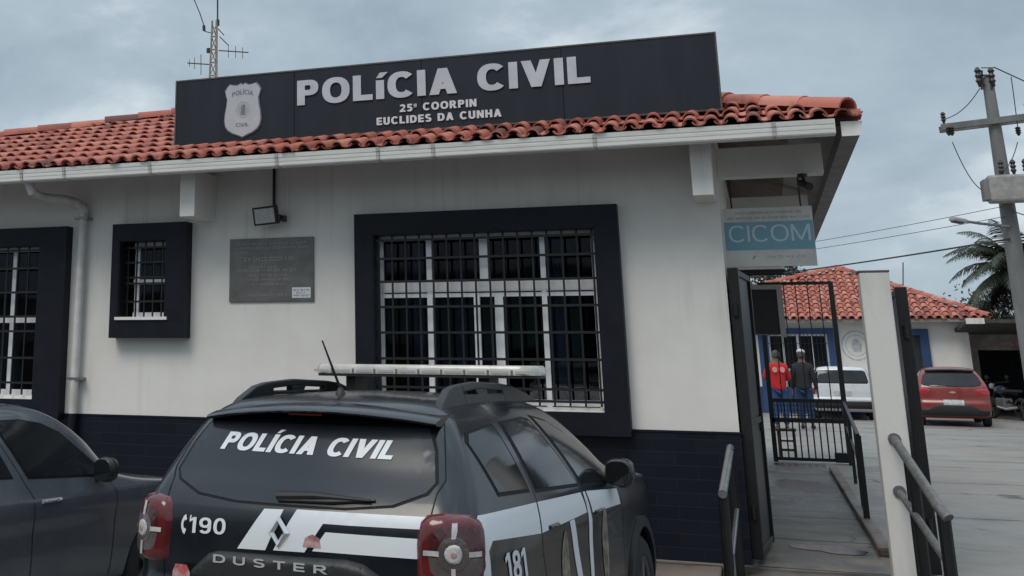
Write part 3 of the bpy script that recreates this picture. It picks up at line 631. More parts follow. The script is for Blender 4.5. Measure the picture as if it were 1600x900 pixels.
# ================================================================ things on the front wall
pl = thing('wall_plaque', 'grey metal plaque with worn lines of writing on white wall', 'plaque', (-4.35, 0, 2.34))
MB().box(-4.80, -3.915, -.022, -.001, 2.343, 2.955).build('plate', M['plate_metal'], pl, bevel=.004)
PY = -.0235; wem = mat('worn_engraving', (.30,.29,.275), .5); r_ = np.random.RandomState(4)
def dash_line(mb, x0, x1, z, h, fn, r_, wmin=.02, wmax=.07):
    x = x0
    while x < x1:
        wd = r_.uniform(wmin, wmax); e = min(x+wd, x1)
        # illegible characters: short strokes
        u = x
        while u < e-h*.3:
            cw = h*r_.uniform(.45, .8)
            kind = r_.randint(3)
            if kind == 0: mb.add([fn(u, z), fn(u+h*.18, z), fn(u+h*.18, z+h), fn(u, z+h)], [(0,1,2,3)])
            elif kind == 1: mb.add([fn(u, z), fn(u+cw*.8, z), fn(u+cw*.8, z+h*.25), fn(u, z+h*.25)], [(0,1,2,3)]); mb.add([fn(u, z+h*.7), fn(u+cw*.8, z+h*.7), fn(u+cw*.8, z+h), fn(u, z+h)], [(0,1,2,3)])
            else: mb.add([fn(u, z+h*.1), fn(u+cw*.7, z+h*.5), fn(u+cw*.8, z+h), fn(u+cw*.1, z+h*.6)], [(0,1,2,3)])
            u += cw
        x = e+h*.55
pf = lambda u, v: (u, PY, v)
for z, a, b, h in ((2.89,-4.75,-3.98,.022),(2.85,-4.75,-3.96,.022),(2.81,-4.75,-4.6,.02),(2.735,-4.64,-4.10,.036),(2.665,-4.60,-4.30,.02),(2.63,-4.72,-4.10,.026),(2.585,-4.6,-4.16,.022),(2.545,-4.6,-4.12,.022),(2.50,-4.55,-4.2,.02),(2.40,-4.6,-4.15,.02)): 
    ln = MB(); dash_line(ln, a, b, z, h, pf, r_); ln.build('worn_writing', wem, pl)
sk = MB().box(-4.135, -3.945, PY-.002, PY+.001, 2.375, 2.475).build('sticker', M['white'], pl)
for z, h in ((2.44,.018),(2.39,.016)): q = MB(); dash_line(q, -4.12, -3.96, z, h, lambda u, v: (u, PY-.0035, v), r_); q.build('sticker_print', M['black'], sk)
q = MB(); dash_line(q, -4.09, -3.99, 2.412, .022, lambda u, v: (u, PY-.0035, v), r_); q.build('sticker_print', mat('red_print', (.4,.03,.03), .5), sk)

MB().tube([(-4.95,-.30,3.70),(-4.80,-.28,3.64),(-4.66,-.26,3.60)], .014, 6).build('cable', M['black'], st)
fl = thing('floodlight', 'square black floodlight hanging from a conduit above the wall plaque', 'lamp', (-4.34, -.1, 3.05))
bz = MB().box(-4.475, -4.225, -.21, -.14, 3.07, 3.245)
Rm = Matrix.Translation((-4.35, -.17, 3.16)) @ Matrix.Rotation(R(-4), 4, 'Y') @ Matrix.Rotation(R(12), 4, 'X') @ Matrix.Translation((4.35, .17, -3.16))
def xf(mb, mtx): mb.v = [tuple(mtx @ Vector(p)) for p in mb.v]; return mb
xf(bz, Rm).build('housing', M['black'], fl, bevel=.008)
xf(MB().box(-4.452, -4.248, -.216, -.2105, 3.088, 3.228), Rm).build('lens', mat('frosted_lens', (.50,.50,.48), .3, col2=(.36,.36,.35), nscale=60), fl)
MB().box(-4.24, -4.20, -.19, -.0, 3.11, 3.16).box(-4.215, -4.165, -.15, -.09, 3.12, 3.155).build('bracket', M['black'], fl)
MB().tube([(-4.325, -.03, 3.20), (-4.325, -.03, 3.80)], .016, 8).build('conduit', M['black'], fl)

# ================================================================ hanging sign at the corner
cs = thing('hanging_sign', 'white and teal hanging sign reading CICOM beside the building corner', 'sign', (.12, .3, 2.6))
q0 = aY(1129, 327, .3); q1 = aY(1277, 414, .3)
hx0, hx1, hz0, hz1 = -.228, .484, 2.604, 3.106
MB().box(hx0, hx1, .3, .33, hz0, hz1).build('board', mat('sign_white', (.72,.70,.66), .6, col2=(.60,.57,.53), nscale=5, ndetail=7), cs)
tb = mat('teal_band', (.17, .37, .46), .55, col2=(.26, .44, .52), nscale=2.2, contrast=(.35,.7))
hf = lambda u, v, d=0: (u, .296-d, v)
MB().box(hx0+.004, hx1-.004, .2965, .2995, 2.745, 2.985).build('band', tb, cs)
text_fit('CICOM', hf, -.19, .455, 2.815, 2.955, t=.125, h=.105, spacing=1.3).build('lettering', mat('pale_teal', (.58,.68,.72), .6), cs)
r_ = np.random.RandomState(9); fpm = mat('faded_print', (.24,.23,.22), .7)
for xa, xb, z in ((-.13,.40,3.052),(-.19,.46,3.008)): q = MB(); dash_line(q, xa, xb, z, .019, lambda u, v: (u, .2985, v), r_); q.build('faded_writing', fpm, cs)
flm = mat('faded_logo_print', (.42,.37,.33), .7)
for xa, xb, z, h in ((-.02,.05,2.655,.05),(.10,.40,2.67,.025)): q = MB(); dash_line(q, xa, xb, z, h, lambda u, v: (u, .2985, v), r_); q.build('faded_logo', flm, cs)
for x in (-.15, .40): MB().tube([(x, .315, 3.09), (x, .315, 3.62)], .008, 6).build('hanger', M['black'], cs)

sc = thing('security_camera', 'small black dome and arm security camera under the corner eave', 'camera', (.42, .2, 3.36))
sc['label'] = 'small black security camera fixed under the corner eave'
MB().lathe([(0,0),(0,.04),(-.03,.04),(-.03,0)], (.43, .10, 3.352), 'z', 12).bar((.43,.10,3.33),(.45,.06,3.24), .018).build('mount', M['black'], sc)
xf(MB().lathe([(0,0),(0,.034),(.15,.034),(.15,0)], (0,0,0), 'y', 14), Matrix.Translation((.47,-.06,3.22)) @ Matrix.Rotation(R(25), 4, 'Z') @ Matrix.Rotation(R(18), 4, 'X')).build('body', M['black'], sc)

# ================================================================ aerial mast behind the station
ms = thing('radio_mast', 'thin lattice radio mast with whip and bar aerials behind the roof', 'mast', (-9.92, 11.9, G))
mxp = aY(335, 110, 12.2); X0, Y0 = mxp[0], 12.2
tri = [(X0-.15, Y0-.1), (X0+.15, Y0-.1), (X0, Y0+.16)]
top = aY(340, 32, 12.2)[2]
q = MB()
def leg(i, z): s = 1-.62*max(0, (z-5))/(top-5); return (X0+.01*(z-5)*0+(tri[i][0]-X0)*s, Y0+(tri[i][1]-Y0)*s, z)
for i in range(3): q.bar(leg(i, G), leg(i, 5), .03).bar(leg(i, 5), leg(i, top), .03)
z = 4.; s_ = 0
while z < top-.3:
    for i in range(3):
        q.bar(leg(i, z), leg((i+1) % 3, z+.3), .014); q.bar(leg(i, z), leg((i+1) % 3, z), .014)
    z += .3
q.build('lattice', mat('weathered_mast', (.30,.27,.235), .7, col2=(.18,.15,.12), nscale=12), ms)
A_ = lambda px, py, dy=0: tuple(aY(px, py, Y0+dy))
q = MB().tube([A_(340,32), A_(340,-60)], .018, 6).tube([A_(340,40),A_(340,31)], .045, 8); q.build('whip_aerial', M['wire'], ms)
q = MB().tube([A_(332,52), A_(320,49), A_(319,41), A_(312,20), A_(301,-6), A_(294,-20)], .012, 6).tube([A_(319,48), A_(318.5,40)], .035, 6); q.build('whip_aerial', M['wire'], ms)
q = MB().bar(A_(331,101), A_(293,98.5), .022).bar(A_(314,85), A_(314,117), .012).bar(A_(304,90), A_(304,108), .010).bar(A_(296,93), A_(296,104), .010); q.build('bar_aerial', M['wire'], ms)
q = MB().bar(A_(342,79), A_(388,82), .022).bar(A_(357,70), A_(357,90), .010).bar(A_(368,72), A_(368,91), .010).bar(A_(379,74), A_(379,91), .010); q.build('bar_aerial', M['wire'], ms)
q = MB().bar(A_(343,57), A_(357,71), .02).bar(A_(341,45), A_(350,55), .02).tube([A_(332,73), A_(325,79)], .015, 6).lathe([(-.05,0),(-.05,.05),(.05,.05),(.05,0)], A_(326,79), 'z', 8); q.build('clamp_arm', M['wire'], ms)

# ================================================================ gate pillar, gates and rails
pi = MB(); y0 = -.32
a = aY(1340, 420, y0); b = aY(1387, 420, y0)
PX0, PX1, PZ = .742, .952, 2.50
pi.box(PX0, PX1, y0, y0+.22, 0, PZ)
po = thing('gate_pillar', 'tall square white concrete pillar beside the walkway', 'pillar', ((PX0+PX1)/2, y0+.11, 0))
po_ = pi.build('shaft', M['wall_dirty'], po, bevel=.012)
MB().box(PX0-.004, PX1+.004, y0-.004, y0+.224, PZ-.001, PZ+.012).build('stained_top', mat('stained_cap', (.10,.095,.09), .9), po)

def sheet_gate(name, label, a, b, zb, zt, bars=0):
    a = Vector((*a, 0)); b = Vector((*b, 0)); d = b-a; ln = d.length; d.normalize()
    g = thing(name, label, 'gate', (a.x, a.y, zb))
    P = lambda s, z: (a.x+d.x*s, a.y+d.y*s, z)
    q = MB().bar(P(.03, zb), P(.03, zt), .085, .06, (d.x, d.y, 0)).bar(P(ln-.03, zb), P(ln-.03, zt), .06, .05, (d.x, d.y, 0))
    for z in (zb+.03, zt-.03, zb+(zt-zb)*.45): q.bar(P(.06, z), P(ln-.06, z), .05)
    q.build('frame', M['black'], g, bevel=.004)
    MB().bar(P(.06, (zb+zt)/2), P(ln-.06, (zb+zt)/2), .012, zt-zb-.1).build('sheet', mat('dark_gate_sheet', (.009,.0095,.012), .4, col2=(.022,.025,.034), nscale=3, stretch=(3,3,.3)), g)
    for z in (zb+.35, zt-.35): MB().lathe([(-.05,0),(-.05,.02),(.05,.02),(.05,0)], P(-.015, z), 'z', 10).build('hinge', M['black'], g)
    q = MB().box(-.03,.03,-.02,.02,-.07,.07); c = Vector(P(ln-.12, zb+1.0)); q.v = [(c.x+p[0]*1., c.y+p[1], c.z+p[2]) for p in q.v]; q.build('lock', M['black'], g)
    return g
sheet_gate('entrance_gate', 'dark sheet metal gate leaf folded back against the white station wall', (-.185, .04), (-.085, 1.15), G+.04, 2.58)
sheet_gate('entrance_gate', 'dark sheet metal gate leaf folded back behind the white pillar', (1.05, .0), (1.08, 1.3), G+.02, 2.40)

# hand rails of the ramp
hr = thing('handrail', 'grey tube handrail bolted to the white pillar, sloping towards the street', 'handrail', (1.06, -1.6, 0))
h1 = aY(1397, 686, -.30); h2 = aY(1470, 797, -2.6); l1 = aY(1405, 768, -.30); l2 = aY(1476, 872, -2.6)
dirt = mat('dull_grey_paint', (.17,.165,.16), .45, .3, col2=(.09,.085,.08), nscale=15, contrast=(.4,.7))
MB().tube([h1, h2, (h2[0]+.03, h2[1]-.04, h2[2]-.04)], .032, 12).build('top_rail', dirt, hr, smooth=True)
MB().tube([l1, l2], .024, 10).build('lower_rail', dirt, hr, smooth=True)
for p in (h2, h1+(h2-h1)*.42): MB().tube([(p[0]+.01, p[1], .0), (p[0]+.01, p[1], p[2]-.02)], .036, 10).build('post', M['black'], hr, smooth=True)
p = h1+(h2-h1)*.22
MB().tube([(p[0]+.02, p[1], .2), (p[0]+.02, p[1], p[2]-.02)], .022, 10).build('post', M['black'], hr, smooth=True)
for c_ in (h1, l1): MB().lathe([(-.012,0),(-.012,.045),(.0,.045),(0,0)], (c_[0], -.322, c_[2]), 'y', 16).build('wall_plate', M['steel'], hr)

hl = thing('handrail', 'short grey tube handrail with black posts in front of the dark wall base', 'handrail', (-.42, -1, 0))
h1 = aY(1141, 700, -.25); h2 = aY(1129, 772, -1.55)
MB().tube([h1, h2], .030, 12).build('top_rail', mat('shiny_grey_paint', (.22,.225,.24), .32, .4, col2=(.15,.15,.16), nscale=12), hl, smooth=True)
l1 = aY(1152, 790, -.25); l2 = aY(1144, 868, -1.5); 
MB().tube([l1, l2, (l2[0], l2[1]-.02, .1)], .017, 10).build('lower_rail', M['steel'], hl, smooth=True)
MB().tube([(h2[0]+.0, h2[1]+.05, .0), (h2[0]+.0, h2[1]+.05, h2[2])], .036, 10).build('post', M['black'], hl, smooth=True)
MB().tube([(h1[0]-.0, h1[1]-.1, .18), (h1[0]-.0, h1[1]-.1, h1[2])], .034, 10).build('post', M['black'], hl, smooth=True)

# barred gate across the walkway
GYY = 10.9
def g_(px, py): q = aY(px, py, GYY); return q[0], q[2]
bg_ = thing('barred_gate', 'tall black barred gate across the far end of the walkway', 'gate', (.5, GYY, G))
gx0, gx1 = .03, 1.12; gzt = g_(1300, 440)[1]
z1_, z2_, z3_ = g_(1260, 626)[1], g_(1260, 657)[1], .30
q = MB()
q.bar((gx0, GYY, G), (gx0, GYY, gzt), .07).bar((gx1, GYY, G+.03), (gx1-.01, GYY, gzt), .075).bar((gx0, GYY, gzt-.02), (gx1, GYY, gzt-.02), .05)
for z, t_ in ((z1_, .06), (z2_, .07), (z3_, .05)): q.bar((gx0, GYY, z), (gx1, GYY, z), t_)
q.build('frame', M['black'], bg_)
q = MB(); n = 11
for i in range(1, n): x = gx0+(gx1-gx0)*i/n; q.bar((x, GYY, z3_), (x, GYY, z1_), .022)
for i in range(1, 6): x = gx0+(gx1-gx0)*i/6; q.bar((x, GYY, z1_), (x, GYY, gzt-.03), .016)
for i in range(1, 22): x = gx0+(gx1-gx0)*i/22; q.bar((x, GYY-.01, z2_), (x, GYY-.01, z1_), .012)
for i in range(1, 4): z = z2_+(z1_-z2_)*i/4; q.bar((gx0, GYY-.012, z), (gx1, GYY-.012, z), .010)
q.build('bars', M['black'], bg_)
MB().box(gx1-.22, gx1+.05, GYY-.07, GYY+.05, .27, .42).build('latch_box', M['black'], bg_, bevel=.01)
# low railing along the walkway edge
lr = thing('low_railing', 'low black railing along the right edge of the walkway behind the pillar', 'railing', (.9, 6, G))
A0 = (.80, 3.0); A1 = (1.10, 10.6)
P = lambda s, z: (A0[0]+(A1[0]-A0[0])*s, A0[1]+(A1[1]-A0[1])*s, z)
zt = 1.10
q = MB().bar(P(0, zt), P(1, zt+.10), .035).bar(P(0, zt-.32), P(1, zt-.27), .028); q.build('rail', M['black'], lr)
for s in (0, .14, .6, 1): MB().bar(P(s, G), P(s, zt+.1*s), .055 if s == 0 else .04).build('post', M['black'], lr)
MB().bar(P(.01, zt-.3), P(.13, zt-.02), .022).bar(P(.01, zt-.02), P(.13, zt-.3), .022).build('brace', M['black'], lr)

# stool behind the gate
stl = thing('wooden_stool', 'worn wooden stool standing behind the barred gate', 'stool', (.30, 11.7, G))
p0 = aY(1217, 705, 11.7)[0]; p1 = aY(1245, 705, 11.7)[0]
MB().box(p0-.02, p1+.02, 11.55, 11.85, G+.44, G+.48).build('seat', M['wood'], stl, bevel=.008)
for x in (p0+.02, p1-.02):
    for y in (11.6, 11.82): MB().box(x-.022, x+.022, y-.022, y+.022, G, G+.44).build('leg', M['wood'], stl)
MB().box(p0, p1, 11.59, 11.61, G+.12, G+.16).box(p0, p1, 11.59, 11.61, G+.27, G+.30).build('stretcher', M['wood'], stl)

# ================================================================ house at the back of the yard
HY = 31.0
hs = thing('back_house', 'low white house with red tile hip roof and blue window surrounds behind the yard', 'house', (2, HY, G))
hp_ = lambda px, py, y=HY: aY(px, py, y)
EYH = HY-.6
er = hp_(1547, 496, EYH); ap = hp_(1308, 421, EYH+4.6); ez = er[2]; HXR = er[0]; HXL = -4.2; HZ = ez-.05
WX1 = hp_(1524, 600)[0]
blue = mat('blue_paint', (.012,.045,.13), .55, col2=(.02,.06,.16), nscale=5)
w_ops = [(hp_(1203,560)[0], hp_(1296,560)[0], hp_(1250,640)[2], hp_(1250,522)[2]), (hp_(1418,560)[0], hp_(1441,560)[0], G, hp_(1430,524)[2])]
hw_ = MB(); wall_with_openings(hw_, HXL+.5, WX1, G, HZ+.1, HY, HY+.2, w_ops)
hw_.box(WX1-.2, WX1, HY+.2, HY+8, G, HZ+.1).box(HXL+.5, HXL+.7, HY+.2, HY+8, G, HZ+.1).box(HXL+.7, WX1-.2, HY+7.8, HY+8, G, HZ+.1)
ho = hw_.build('wall', M['wall'], hs, recalc=False)
bm = bmesh.new(); bm.from_mesh(ho.data); bmesh.ops.remove_doubles(bm, verts=bm.verts, dist=1e-4); seen = {}
for f in bm.faces: seen.setdefault(frozenset(v.index for v in f.verts), []).append(f)
bmesh.ops.delete(bm, geom=[f for l in seen.values() if len(l) > 1 for f in l], context='FACES_ONLY'); bm.to_mesh(ho.data); bm.free()
MB().box(HXL+.5, w_ops[1][0]-.3, HY-.012, HY-.001, G, 1.05).build('wainscot', blue, hs)
MB().box(w_ops[1][1]+.32, WX1+.01, HY-.012, HY-.001, G, .75).build('wainscot', M['navy'], hs)
MB().box(HXL+.7, WX1-.2, HY+1.4, HY+1.45, G, HZ).build('inner_room', M['dark'], hs)
x0, x1, z0, z1 = w_ops[0]
wf = framework([(x0+.03,.06,z0,z1),(x1-.03,.06,z0,z1),(x0+(x1-x0)*.25,.05,z0,z1),(x0+(x1-x0)*.5,.07,z0,z1),(x0+(x1-x0)*.75,.05,z0,z1)], [(z1-.03,.06,x0,x1),(z0+(z1-z0)*.52,.08,x0,x1),(z0+.03,.06,x0,x1)], None, HY+.04, HY+.09).build('window', M['white_frame'], hs)
MB().box(x0, x1, HY+.06, HY+.065, z0, z1).build('pane', M['glass'], wf)
q = MB(); s_ = .30
for b_ in ((x0-s_, x0, z0-s_, z1+s_*.6), (x1, x1+s_, z0-s_, z1+s_*.6), (x0, x1, z1, z1+s_*.6), (x0, x1, z0-s_, z0)): q.box(b_[0], b_[1], HY-.10, HY+.03, b_[2], b_[3])
q.build('surround', blue, wf)
q = MB()
for i in range(14): x = x0+(x1-x0)*(i+.5)/14; q.box(x-.008, x+.008, HY-.02, HY-.005, z0, z1)
for i in range(4): z = z0+(z1-z0)*(i+.5)/4; q.box(x0, x1, HY-.035, HY-.022, z-.008, z+.008)
q.build('grille', M['black'], wf)
x0, x1, z0, z1 = w_ops[1]
df = MB().box(x0, x1, HY+.06, HY+.10, z0, z1).build('door', mat('dark_door', (.02,.022,.03), .5, col2=(.03,.032,.04), nscale=8), hs)
q = MB(); s_ = .24
for b_ in ((x0-s_, x0, z0, z1+s_*.8), (x1, x1+s_, z0, z1+s_*.8), (x0, x1, z1, z1+s_*.8)): q.box(b_[0], b_[1], HY-.10, HY+.03, b_[2], b_[3])
q.build('surround', blue, df)
MB().lathe([(-.03,0),(-.03,.03),(0,.03),(0,0)], (x1-.1, HY+.06, 1.25), 'y', 10).build('handle', M['steel'], df)
# faded round emblem painted on the wall
c = hp_(1338, 540); q = MB(); n = 40
def ring(r0, r1, yy=HY-.004):
    for i in range(n):
        a0, a1_ = 2*math.pi*i/n, 2*math.pi*(i+1)/n
        q.add([(c[0]+r*math.cos(t)*.92, yy, c[2]+r*math.sin(t)) for r, t in ((r0,a0),(r0,a1_),(r1,a1_),(r1,a0))], [(0,1,2,3)])
ring(.46,.42); ring(.33,.31)
q.prism([(-.10,-.2),(.12,-.2),(.16,.05),(.04,.2),(-.08,.18),(-.14,.02)], HY-.005, HY-.002, lambda u, v, w_: (c[0]+u, w_, c[2]+v))
q.build('painted_emblem', mat('faded_grey_paint', (.36,.36,.37), .8, col2=(.60,.60,.60), nscale=9), hs)
# roof
slh = (ap[2]-ez)/4.6; RYB = HY+8.6
c1, c2, c3, c4 = (HXL,EYH,ez), (HXR,EYH,ez), (HXR,RYB,ez), (HXL,RYB,ez); apx = (ap[0], EYH+4.6, ap[2])
q = MB(); pts = [c1,c2,c3,c4,apx]
q.add([sh(p,.03) for p in pts]+[sh(p,.12) for p in pts], [(0,1,4),(1,2,4),(2,3,4),(3,0,4),(5,9,6),(6,9,7),(7,9,8),(8,9,5),(0,5,6,1),(1,6,7,2),(2,7,8,3),(3,8,5,0)])
rf = q.build('roof', M['soffit'], hs)
def lim_h(x):
    X_ = HXL+x
    return (-.05, (4.6*min((HXR-X_)/(HXR-apx[0]), (X_-HXL)/(apx[0]-HXL)))*math.sqrt(1+slh*slh)-.02)
clay_tiles((HXL,EYH,ez-.03), (1,0,0), Vector((0,1,slh)), Vector((0,-slh,1)), HXR-HXL-.1, lim_h, .235, .42, seg=5).build('tile_slope', M['tile'], rf, smooth=True, sharp=50)
MB().add([sh(p,-.01) for p in (c2,c3,c4,c1,apx)], [(0,1,4),(1,2,4),(2,3,4)]).build('tile_slope', M['tile'], rf)
ridge_tiles((c2[0],c2[1],c2[2]+.03), (apx[0],apx[1],apx[2]+.04), seg=6).build('hip_cap', M['tile'], rf, smooth=True)
ridge_tiles((c1[0],c1[1],c1[2]+.03), (apx[0],apx[1],apx[2]+.04), seg=6).build('hip_cap', M['tile'], rf, smooth=True)
ae = thing('roof_aerial', 'thin upright rod aerial on the back house roof', 'aerial', tuple(aY(1411, 452, 34)))
MB().tube([aY(1411, 458, 34), aY(1411, 410, 34)], .022, 6).build('rod', M['steel'], ae)
q = MB().lathe([(-.06,0),(-.06,.05),(.06,.05),(.06,0)], aY(1411, 452, 34), 'z', 8); q.build('base', M['steel'], ae)

# garage at the right of the house
GR = 31.6
ga = thing('garage', 'dim open garage with grey band wall and sloping dark canopy beside the back house', 'garage', (9, GR, G))
zt_ = aY(1560, 528, GR)[2]; zo = aY(1560, 547, GR)[2]
gx0_ = WX1+.02; gx1_ = 16
q = MB().box(gx0_, gx1_, GR, GR+.2, zo, zt_+.25).box(gx0_, gx0_+.25, GR, GR+.2, G, zo).box(gx1_-.25, gx1_, GR, GR+.2, G, zo); q.build('wall', mat('stained_grey_wall', (.27,.25,.225), .9, col2=(.15,.13,.12), nscale=2.2, ndetail=8), ga)
q = MB(); q.prism([(gx0_+.8,zo+.14),(gx0_+1.5,zo+.12),(gx0_+2.5,zo+.15),(gx0_+2.6,zo+.24),(gx0_+1.9,zo+.22),(gx0_+1.2,zo+.27),(gx0_+.75,zo+.22)], GR-.006, GR-.002, lambda u, v, w_: (u, w_, v)); q.build('worn_mark', mat('faded_red', (.30,.08,.07), .8, col2=(.25,.23,.21), nscale=9, contrast=(.4,.55)), ga)
MB().box(gx0_, gx1_, GR+5, GR+5.1, G, 3).box(gx1_-.1, gx1_, GR+.2, GR+5, G, 3).box(gx0_, gx1_, GR+.2, GR+5.1, 2.9, 2.95).build('inner_room', mat('garage_dark', (.02,.02,.025), .9), ga)
za = aY(1518, 505, 28.6)[2]
q = MB(); q.add([(WX1-.35,28.6,za),(gx1_,28.6,za+.05),(gx1_,GR+.3,za-.28),(WX1-.35,GR+.3,za-.28),(WX1-.35,28.6,za+.10),(gx1_,28.6,za+.15),(gx1_,GR+.3,za-.16),(WX1-.35,GR+.3,za-.16)], [(0,3,2,1),(4,5,6,7),(0,1,5,4),(1,2,6,5),(2,3,7,6),(3,0,4,7)])
q.build('canopy', mat('old_canopy', (.06,.056,.052), .8, col2=(.035,.033,.031), nscale=4), ga)
MB().box(WX1-.36, WX1+.1, 28.55, 28.59, za-.02, za+.14).build('canopy_end', M['wall_dirty'], ga)
for x in (WX1+2.2, WX1+5): MB().box(x, x+.14, 28.7, 28.84, G, za-.02).build('canopy_post', M['concrete_pole'], ga)

# ================================================================ unseen houses added across the street for reflections in the car glass and paint
dull_roof = mat('reflection_house_roof', (.10,.10,.10), .9, col2=(.07,.07,.07), nscale=3)
def reflection_house(x0, x1, y0, h, m_, label):
    t = thing('reflection_house', label, 'house', ((x0+x1)/2, y0, 0)); n = 3; ops = []
    for i in range(n):
        xc = x0+(x1-x0)*(i+.5)/n; ops.append((xc-.5, xc+.5, 0 if i == 1 else 1.0, 2.1))
    q = wall_with_openings(MB(), x0, x1, 0, h, y0-.2, y0, ops); q.box(x0, x0+.2, y0-8, y0-.2, 0, h).box(x1-.2, x1, y0-8, y0-.2, 0, h).box(x0, x1, y0-8.2, y0-8, 0, h); q.build('wall', m_, t)
    MB().box(x0+.2, x1-.2, y0-1.5, y0-1.4, 0, h).build('inner_room', M['dark'], t)
    for i, o in enumerate(ops): MB().box(o[0], o[1], y0-.14, y0-.10, o[2], o[3]).build('door' if i == 1 else 'window', M['wood'] if i == 1 else M['glass'], t)
    a, b, c, d = (x0-.4, y0+.5, h-.05), (x1+.4, y0+.5, h-.05), (x1+.4, y0-8.6, h-.05), (x0-.4, y0-8.6, h-.05); e, f = (x0-.4, y0-4, h+1.6), (x1+.4, y0-4, h+1.6)
    MB().add([a,b,c,d,e,f], [(0,1,5,4),(2,3,4,5),(0,4,3),(1,2,5),(0,3,2,1)]).build('roof', dull_roof, t)
for x0, x1, h, c_, lb_ in ((-22,-12.5,3.4,(.20,.19,.18),'unseen grey house added across the street for reflections'),(-11.5,-3.5,3.8,(.16,.24,.22),'unseen greenish house added across the street for reflections'),(-2.5,6.5,3.2,(.24,.245,.26),'unseen pale house added across the street for reflections'),(8,18,3.6,(.16,.18,.26),'unseen bluish house added across the street for reflections')):
    reflection_house(x0, x1, -15.5, h, mat('reflection_house_wall', c_, .85, col2=tuple(v*.75 for v in c_), nscale=2), lb_)

# ================================================================ utility pole
UY = 18.0
U = lambda px, py, dy=0.: tuple(aY(px, py, UY+dy))
ub = aY(1600, 640, UY)[0]
up_ = thing('utility_pole', 'grey concrete utility pole with crossarm, insulators and transformer', 'utility pole', (aY(1570, 400, UY)[0], UY, G))
t0 = aY(1544, 128, UY); t1 = aY(1587, 400, UY)
cxp = (t0[0]+t1[0])/2
MB().tube([(cxp+.03, UY, G), (cxp, UY, 4.2), (cxp-.02, UY, t0[2]+.1)], [.19, .16, .105], 14).build('shaft', M['concrete_pole'], up_, smooth=True)
a = U(1471, 199, -.16); b = U(1640, 178, -.16)
MB().bar((a[0], a[1], a[2]), (b[0], b[1], b[2]), .10, .13).bar((a[0], a[1]+.32, a[2]), (b[0], b[1]+.32, b[2]), .10, .13).build('crossarm', M['concrete_pole'], up_)
def insul(p, h=.26, r=.055): return MB().lathe([(0,0),(0,.02),(h*.2,r*.6),(h*.3,r),(h*.42,r*.6),(h*.55,r),(h*.68,r*.6),(h*.8,r),(h*.95,r*.5),(h,0)], p, 'z', 10)
for px, py in ((1475,193),(1606,178)): insul(U(px,py,-.16)).build('insulator', M['insulator'], up_, smooth=True)
for px in (1531, 1552): insul(U(px,136,-.12), .45, .07).build('insulator', M['insulator'], up_, smooth=True)
for px in (1483, 1488, 1592): insul(U(px,212,-.18), .2, .06).build('insulator', M['insulator'], up_, smooth=True)
MB().bar(U(1529,133,-.05), U(1555,133,-.05), .06).bar(U(1534,118,-.1), U(1549,118,-.1), .04).bar(U(1534,110,-.1), U(1534,140,-.1), .04).bar(U(1549,110,-.1), U(1549,140,-.1), .04).build('top_bracket', M['wire'], up_)
tp = aY(1568, 296, UY-.35); hgt = abs(aY(1560,278,UY)[2]-aY(1560,315,UY)[2]); x0 = aY(1537, 295, UY)[0]; x1 = aY(1612, 295, UY)[0]; hgt *= 1.12
tr = MB().box(x0, x1, UY-.62, UY-.19, tp[2]-hgt/2, tp[2]+hgt/2).build('transformer', mat('transformer_paint', (.33,.325,.31), .6, col2=(.22,.21,.20), nscale=7), up_, bevel=.05)
q = MB()
for i in range(5): y = UY-.6+i*.09; q.box(x0-.09, x0+.01, y, y+.03, tp[2]-hgt*.4, tp[2]+hgt*.35)
q.build('cooling_fins', M['concrete_pole'], tr)
for f in (.35, .6, .85): insul((x0+(x1-x0)*f, UY-.4, tp[2]+hgt/2), .34, .06).build('bushing', M['insulator'], tr, smooth=True)
sl = thing('street_lamp', 'slender arm street lamp clamped to the utility pole', 'street lamp', U(1575, 353, -.2))
MB().tube([U(1576,354,-.17), U(1530,349,-.6), U(1504,345,-.8)], .03, 8).build('arm', M['steel'], sl, smooth=True)
a = Vector(U(1508,346,-.8)); b = Vector(U(1486,342,-.95)); q = MB().bar(a, b, .17, .09); q.build('lamp_head', mat('lamp_grey', (.30,.31,.33), .4), sl, bevel=.03)
q = MB().bar(a+(b-a)*.25+Vector((0,0,-.05)), a+(b-a)*.9+Vector((0,0,-.05)), .12, .03); q.build('lamp_lens', M['glass'], sl)
def wire(pts, r, label, grp):
    a, b = Vector(pts[0]), Vector(pts[-1]); sag = pts[1] if len(pts) == 3 else .3
    P_ = [a+(b-a)*(i/16)+Vector((0,0,-sag*4*(i/16)*(1-i/16))) for i in range(17)]
    o = MB().tube(P_, r, 5).build('overhead_wire', M['wire'], None, smooth=True); tag(o, label, 'wire', grp); return o
def far(p, k): o = np.array([cxp, UY, p[2]]); q = np.array(p); return tuple(o+(q-o)*k)      # the wires run on to poles out of view
GRP = 'overhead wires at the utility pole'
wire([U(1578,373,-.2), .12, far(tuple(aY(1283,399,UY+8)), 2.6)], .020, 'thick lowest telephone cable running left from the pole', GRP)
wire([U(1570,322,-.2), .12, far(tuple(aY(1290,362,UY+6)), 2.6)], .007, 'faint upper wire between pole transformer and station eave', GRP)
wire([U(1572,338,-.2), .10, far(tuple(aY(1292,375,UY+6)), 2.6)], .007, 'faint wire just below the upper one left of the pole', GRP)
wire([U(1553,105,-.1), .05, far(tuple(aY(1650,150,UY+4)), 7)], .014, 'wire leaving the pole top insulators towards the right', GRP)
wire([U(1533,106,-.1), .0, U(1552,106,-.1)], .012, 'short jumper wire between the two pole top insulators', GRP)
wire([U(1476,186,-.16), .12, U(1531,138,-.12)], .010, 'jumper wire from left crossarm end up to the pole top', GRP)
